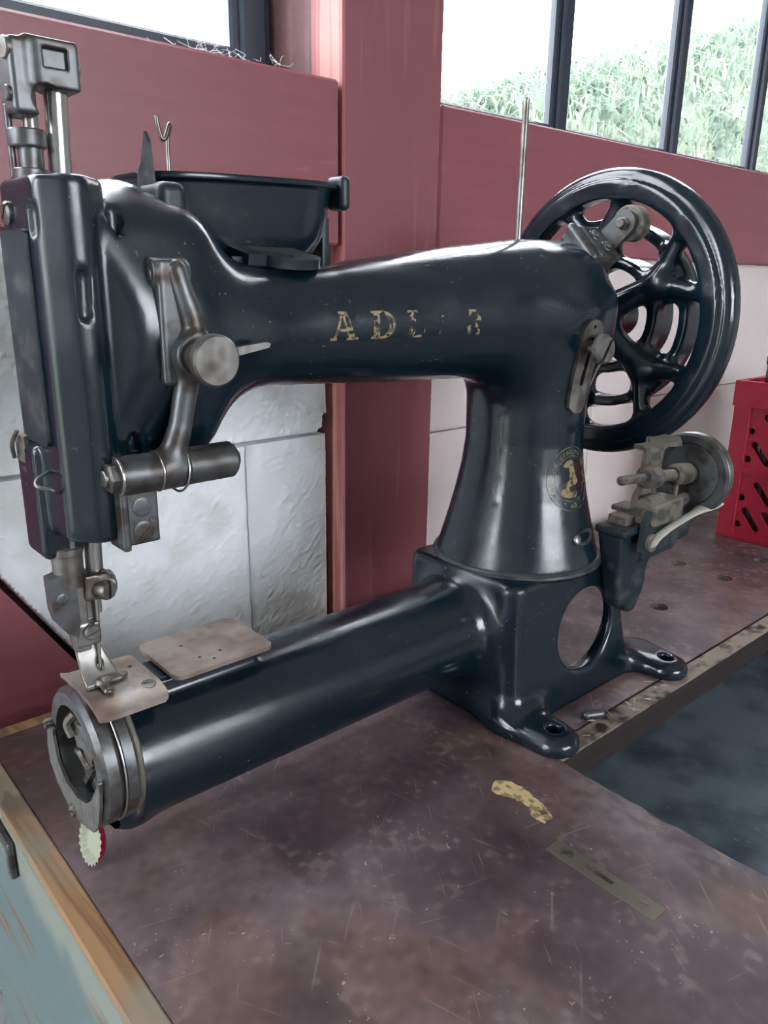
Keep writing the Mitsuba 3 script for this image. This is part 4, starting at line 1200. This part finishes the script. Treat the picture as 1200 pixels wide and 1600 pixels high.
padd('belt_guide', surf(d_guidep, (0.446, -0.056, 0.386), (0.506, 0.012, 0.446), 0.001), 'm_dark_steel', True, label='dark steel belt guide bracket with a roller')
ga = unary_union([LineString([(0.010, 0.4105), (0.0385, 0.4375)]).buffer(0.0108)])
padd('belt_guide__arm', slab(ga, (0.5000, 0, 0), (0, -1, 0), (0, 0, 1), 0.0042), 'm_dark_steel', False)
padd('belt_guide__roller', lathe((0.5015, -0.0385, 0.4375), (1, 0, 0), [(0, 0), (0, 0.0140), (0.001, 0.0155), (0.004, 0.0155), (0.0055, 0.0135), (0.0085, 0.0135), (0.010, 0.0155), (0.013, 0.0155), (0.014, 0.0140), (0.014, 0)], 40), 'm_grimy_steel')
padd('belt_guide__pin', cat(hexnut((0.4965, -0.0385, 0.4370), (-1, -0.1, 0), 0.0056, 0.004), cyl((0.4930, -0.0387, 0.4370), (0.4885, -0.0390, 0.4370), 0.0040)), 'm_steel', False)
for c in ((0.4795, 0.007), (0.4865, -0.006)):
    nrm = np.array([0, -math.sin(GT), math.cos(GT)])
    c = np.array([c[0], -0.022 + c[1] * math.cos(GT), 0.4185 + c[1] * math.sin(GT)]) + nrm * 0.0038
    padd('belt_guide__screw', cat(cyl(np.array(c), np.array(c) + nrm * 0.0016, 0.0056), lathe(np.array(c) + nrm * 0.0015, nrm, [(0, 0.0042), (0.002, 0.004), (0.0032, 0.0025), (0.0035, 0)], 24)), 'm_dark_steel')


# ---- bobbin winder on the right of the base
def d_wb(x, y, z):
    t = np.clip((0.168 - z) / 0.085, 0, 1)
    x0, x1 = 0.4575 + 0.018 * t, 0.532 - 0.026 * t + 0.022 * np.clip((0.04 - np.abs(t - 0.05)) / 0.04, 0, 1) * 0
    fun = smax(np.abs(x - (x0 + x1) / 2) - (x1 - x0) / 2, np.abs(y + 0.079) - 0.013 + 0.006 * t, 0.004)
    fun = smax(fun, smax(z - 0.168, 0.088 - z, 0.003), 0.004)
    # concave underside of the overhang
    over = sd_box(x, y, z, (0.545, -0.083, 0.156), (0.05, 0.012, 0.022), 0.003)
    over = smax(over, -(np.sqrt((x - 0.600) ** 2 + (z - 0.094) ** 2) - 0.062), 0.003)
    d = smin(fun, over, 0.006)
    d = smin(d, sd_box(x, y, z, (0.494, -0.081, 0.1685), (0.038, 0.016, 0.0035), 0.0015), 0.002)
    d = smin(d, sd_cap(x, y, z, (0.505, -0.078, 0.108), (0.508, -0.076, 0.082), 0.012, 0.009), 0.008)
    return d


padd('winder_bracket', surf(d_wb, (0.445, -0.105, 0.07), (0.602, -0.058, 0.184), 0.0016), 'm_dusty_enamel', True, label='dark bracket on the base carrying the bobbin winder')
padd('winder_bracket__block', cat(bx(0.4715, 0.5115, -0.088, -0.068, 0.171, 0.180, 0.001), bx(0.488, 0.512, -0.080, -0.06, 0.179, 0.184, 0.001)), 'm_grimy_steel', False, label='dusty stepped block')
def wadd(key, mesh, *a, **k):
    mesh = to_tm(mesh)
    mesh.apply_translation([-0.022, 0, 0])
    return padd(key, mesh, *a, **k)


WW = np.array([0.600, -0.090, 0.2065])
wadd('bobbin_winder', lathe(WW - [0.007, 0, 0], (1, 0, 0), [(0, 0), (0, 0.009), (0.003, 0.0095), (0.0035, 0.0295), (0.0005, 0.0315), (0, 0.0385), (0.002, 0.0408), (0.007, 0.0395), (0.012, 0.0408), (0.014, 0.0385), (0.014, 0)], 64), 'm_dark_steel', label='bobbin winder wheel')
wadd('bobbin_winder__rim', lathe(WW - [0.0045, 0, 0], (1, 0, 0), [(0, 0.036), (0, 0.0405), (0.002, 0.0415), (0.007, 0.0415), (0.009, 0.0405), (0.009, 0.036), (0, 0.036)], 64), 'm_steel')
wadd('bobbin_winder__spindle', cat(cyl(WW + [-0.006, 0, 0.001], WW + [-0.036, 0, 0.004], 0.0105, c=0.003), cyl(WW + [-0.036, 0, 0.004], WW + [-0.088, 0, 0.0095], 0.0055), cyl(WW + [-0.066, 0, 0.007], WW + [-0.088, 0, 0.0095], 0.0105, c=0.003), cyl(WW + [-0.088, 0, 0.0095], WW + [-0.128, 0, 0.0125], 0.0043, c=0.002)), 'm_grimy_steel', label='winder spindle')
fork = Polygon([(0.522, 0.252), (0.5515, 0.248), (0.5400, 0.180), (0.5240, 0.176), (0.5060, 0.187), (0.5075, 0.197), (0.5140, 0.205)])
wadd('bobbin_winder__frame', cat(slab(fork, (0, -0.082, 0), (1, 0, 0), (0, 0, 1), 0.0045), slab(Polygon([(0.478, -0.108), (0.486, -0.100), (0.488, -0.090), (0.510, -0.094), (0.5225, -0.0835), (0.552, -0.083), (0.552, -0.099), (0.532, -0.112), (0.519, -0.106), (0.497, -0.113)]), (0, 0, 0.2465), (1, 0, 0), (0, 1, 0), 0.0040)), 'm_grimy_steel', False, label='upright frame plate with a bent top finger')
wadd('bobbin_winder__clamp', surf(lambda x, y, z: smin(smin(sd_box(x, y, z, (0.534, -0.094, 0.182), (0.026, 0.014, 0.011), 0.004), sd_cyl(x, y, z, (0.512, -0.094, 0.190), (0.535, -0.094, 0.190), 0.0085, 0.002), 0.004), sd_cap(x, y, z, (0.545, -0.09, 0.178), (0.598, -0.088, 0.181), 0.008, 0.0065), 0.006), (0.498, -0.114, 0.164), (0.612, -0.072, 0.206), 0.0014), 'm_grimy_steel', True)
wadd('bobbin_winder__cheek', slab(rounded(Polygon([(0.4985, 0.147), (0.500, 0.176), (0.5065, 0.187), (0.516, 0.187), (0.556, 0.171), (0.585, 0.163), (0.580, 0.150), (0.54, 0.147)]), 0.003), (0, -0.0985, 0), (1, 0, 0), (0, 0, 1), 0.006), 'm_dusty_enamel', False, label='dark cheek plate')
wadd('bobbin_winder__rivet', cat(cyl((0.5105, -0.104, 0.1775), (0.5105, -0.1065, 0.1775), 0.0048), cyl((0.5095, -0.104, 0.1575), (0.5095, -0.1085, 0.1575), 0.0085)), 'm_grimy_steel')
wadd('bobbin_winder__post', cyl((0.568, -0.092, 0.180), (0.571, -0.091, 0.206), 0.0028), 'm_grimy_steel')


def d_blade(x, y, z):
    t = np.clip((x - 0.505) / 0.115, 0, 1)
    zc = 0.1555 + 0.028 * np.sqrt(t) - 0.006 * t
    w = 0.0045 + 0.0050 * smooth01((t - 0.6) / 0.3)
    th = 0.0020 + 0.0012 * smooth01((t - 0.6) / 0.3)
    q = np.sqrt(((y + 0.1095) / w) ** 2 + ((z - zc) / th) ** 2)
    return smax((q - 1) * th, np.abs(x - 0.5625) - 0.0585, 0.003)


def smooth01(t):
    t = np.clip(t, 0, 1)
    return t * t * (3 - 2 * t)


wadd('bobbin_winder__lever', surf(d_blade, (0.498, -0.124, 0.148), (0.628, -0.094, 0.186), 0.0009), 'm_pale', True, label='long pale blade lever')

# ================================================================== bottle cap
CR = 0.0155


def crown():
    n, prof = 126, [(0.0, 0.0), (0.0, 0.0105), (0.0006, 0.0122), (0.0018, 0.0134), (0.0036, 0.0143), (0.0058, 0.0158), (0.0062, 0.0160), (0.0060, 0.0153), (0.0038, 0.0137), (0.0019, 0.0126), (0.0012, 0.011), (0.0010, 0.0)]
    t = np.arange(n) * 2 * np.pi / n
    rowsv = []
    for d_, r in prof:
        amp = 0.0009 * smooth01((d_ - 0.0016) / 0.004) if r > 0.011 else 0
        rr = r + amp * np.cos(21 * t)
        rowsv.append(np.stack([rr * np.cos(t), rr * np.sin(t), np.full(n, d_)], -1))
    v = np.vstack(rowsv)
    f = []
    for i in range(len(prof) - 1):
        for j in range(n):
            k = (j + 1) % n
            f += [[i * n + j, i * n + k, (i + 1) * n + k], [i * n + j, (i + 1) * n + k, (i + 1) * n + j]]
    return trimesh.Trimesh(v, f, process=False), len(prof), n


cm, cnp, cn = crown()
cax = np.array([-0.93, -0.05, 0.25])
a_, b_, c_ = frame(cax)
cap_c = np.array([0.004, 0.002, 0.0])
Rm = np.eye(4)
Rm[:3, :3] = np.stack([a_, b_, c_], 1)
cm.apply_transform(Rm)
cm.apply_translation(cap_c - [0, 0, cm.bounds[0, 2] - 0.0002])
fi = np.arange(len(cm.faces)) // (2 * cn)
outer_f = cm.faces[fi < 6]
inner_f = cm.faces[fi >= 6]
labels['crown_cap'] = {'label': 'red crown bottle cap standing on edge under the tip of the machine', 'category': 'cap'}
add('crown_cap__shell', trimesh.Trimesh(cm.vertices, outer_f, process=False), 'm_cap_red', 40, label='shiny red outside')
add('crown_cap__liner', trimesh.Trimesh(cm.vertices, inner_f, process=False), 'm_cap_cream', 40, label='cream inside')

# ================================================================== crate with bottles
labels['crate'] = {'label': 'red plastic bottle crate with slotted sides on the right end of the bench', 'category': 'crate'}
CX0, CX1, CY0, CY1, CH = 1.04, 1.36, -0.235, 0.07, 0.243


def slots(w, h0, h1, m=0.022):
    """Diagonal slots with round holes, as seen facing the side."""
    out = []
    for j in range(3):
        zc = h0 + 0.022 + j * 0.043
        if zc > h1 - 0.012:
            break
        for i in range(int(w / 0.03) + 2):
            u = m + 0.012 + i * 0.030 + (0.012 if j % 2 else 0)
            if u + 0.024 > w - m:
                continue
            out.append(LineString([(u, zc + 0.013), (u + 0.02, zc - 0.012)]).buffer(0.0052))
        out.append(Point(m + 0.004, zc - 0.010).buffer(0.0052))
    return unary_union(out)


def side_poly(w):
    p = sbox(0, 0, w, CH)
    for h0, h1 in ((0.012, 0.108), (0.116, 0.205)):
        p = p.difference(slots(w, h0, h1).intersection(sbox(0.012, h0, w - 0.012, h1)))
    return p


w1, w2 = CY1 - CY0, CX1 - CX0
pl = side_poly(w1)
add('crate__side', slab(pl, (CX0 + 0.004, CY1, 0.0006), (0, -1, 0), (0, 0, 1), 0.004), 'm_crate', False)
add('crate__side', slab(pl, (CX1 - 0.004, CY0, 0.0006), (0, 1, 0), (0, 0, 1), 0.004), 'm_crate', False)
pl2 = side_poly(w2)
add('crate__side', slab(pl2, (CX0, CY0 + 0.004, 0.0006), (1, 0, 0), (0, 0, 1), 0.004), 'm_crate', False)
add('crate__side', slab(pl2, (CX1, CY1 - 0.004, 0.0006), (-1, 0, 0), (0, 0, 1), 0.004), 'm_crate', False)
rim = sbox(CX0 - 0.006, CY0 - 0.006, CX1 + 0.006, CY1 + 0.006).difference(sbox(CX0 + 0.004, CY0 + 0.004, CX1 - 0.004, CY1 - 0.004))
add('crate__rim', slab(rim, (0, 0, 0.208), (1, 0, 0), (0, 1, 0), 0.038), 'm_crate', False)
ribm = [slab(sbox(CX0 - 0.004, CY0 - 0.004, CX1 + 0.004, CY1 + 0.004).difference(sbox(CX0 + 0.001, CY0 + 0.001, CX1 - 0.001, CY1 - 0.001)), (0, 0, z), (1, 0, 0), (0, 1, 0), h) for z, h in ((0.0006, 0.010), (0.107, 0.009))]
for x, y in ((CX0, CY1), (CX0, CY0), (CX1, CY0), (CX1, CY1)):
    sx, sy = (1 if x == CX0 else -1), (1 if y == CY0 else -1)
    ribm.append(bx(min(x - sx * 0.004, x + sx * 0.006), max(x - sx * 0.004, x + sx * 0.006), min(y - sy * 0.004, y + sy * 0.022), max(y - sy * 0.004, y + sy * 0.022), 0.0006, 0.209, 0.001))
add('crate__ribs', cat(*ribm), 'm_crate', False)
add('crate__bottom', bx(CX0 + 0.003, CX1 - 0.003, CY0 + 0.003, CY1 - 0.003, 0.001, 0.006), 'm_crate', False)
bott = [(0, 0), (0, 0.025), (0.002, 0.027), (0.13, 0.027), (0.155, 0.024), (0.185, 0.0165), (0.215, 0.0135), (0.262, 0.0128), (0.266, 0.0145), (0.276, 0.0145), (0.278, 0.012), (0.278, 0)]
for key, c, lab in (('bottle', (1.0745, 0.0365), 'dark brown glass bottle whose neck rises at the left end of the red crate'), ('bottle_001', (1.150, 0.030), 'dark brown bottle deeper in the red crate, behind the corner bottle')):
    scene[key] = mikit.ply(lathe((*c, 0.0062), (0, 0, 1), bott, 32), 'm_bottle', 35)
    labels[key] = {'label': lab, 'category': 'bottle', 'group': 'dark bottles in the red crate'}

# ================================================================== cobwebs on the sills
for nm, (wx0, wx1), zc, nstr, lab in (('cobweb', (0.235, 0.335), 0.585, 70, 'dusty white cobweb on the sill of the left window'), ('cobweb_001', (0.553, 0.64), 0.585, 60, 'dusty white cobweb in the left corner of the right window sill')):
    r = np.random.default_rng(len(nm))
    ms = []
    for k in range(nstr):
        x = r.uniform(wx0, wx1)
        l = r.uniform(0.008, 0.03)
        p0 = np.array([x, r.uniform(0.236, 0.30), zc - 0.004 + r.uniform(0, 0.004)])
        p1_ = p0 + np.array([r.uniform(-l, l), r.uniform(0, 0.02), r.uniform(0, 0.012)])
        mid = (p0 + p1_) / 2 + r.normal(0, 0.003, 3)
        ms.append(tube(curve([p0, mid, p1_], 3), 0.00022, 4))
    add(nm, cat(*ms), 'm_web', False, label=lab, category='cobweb', kind='stuff')
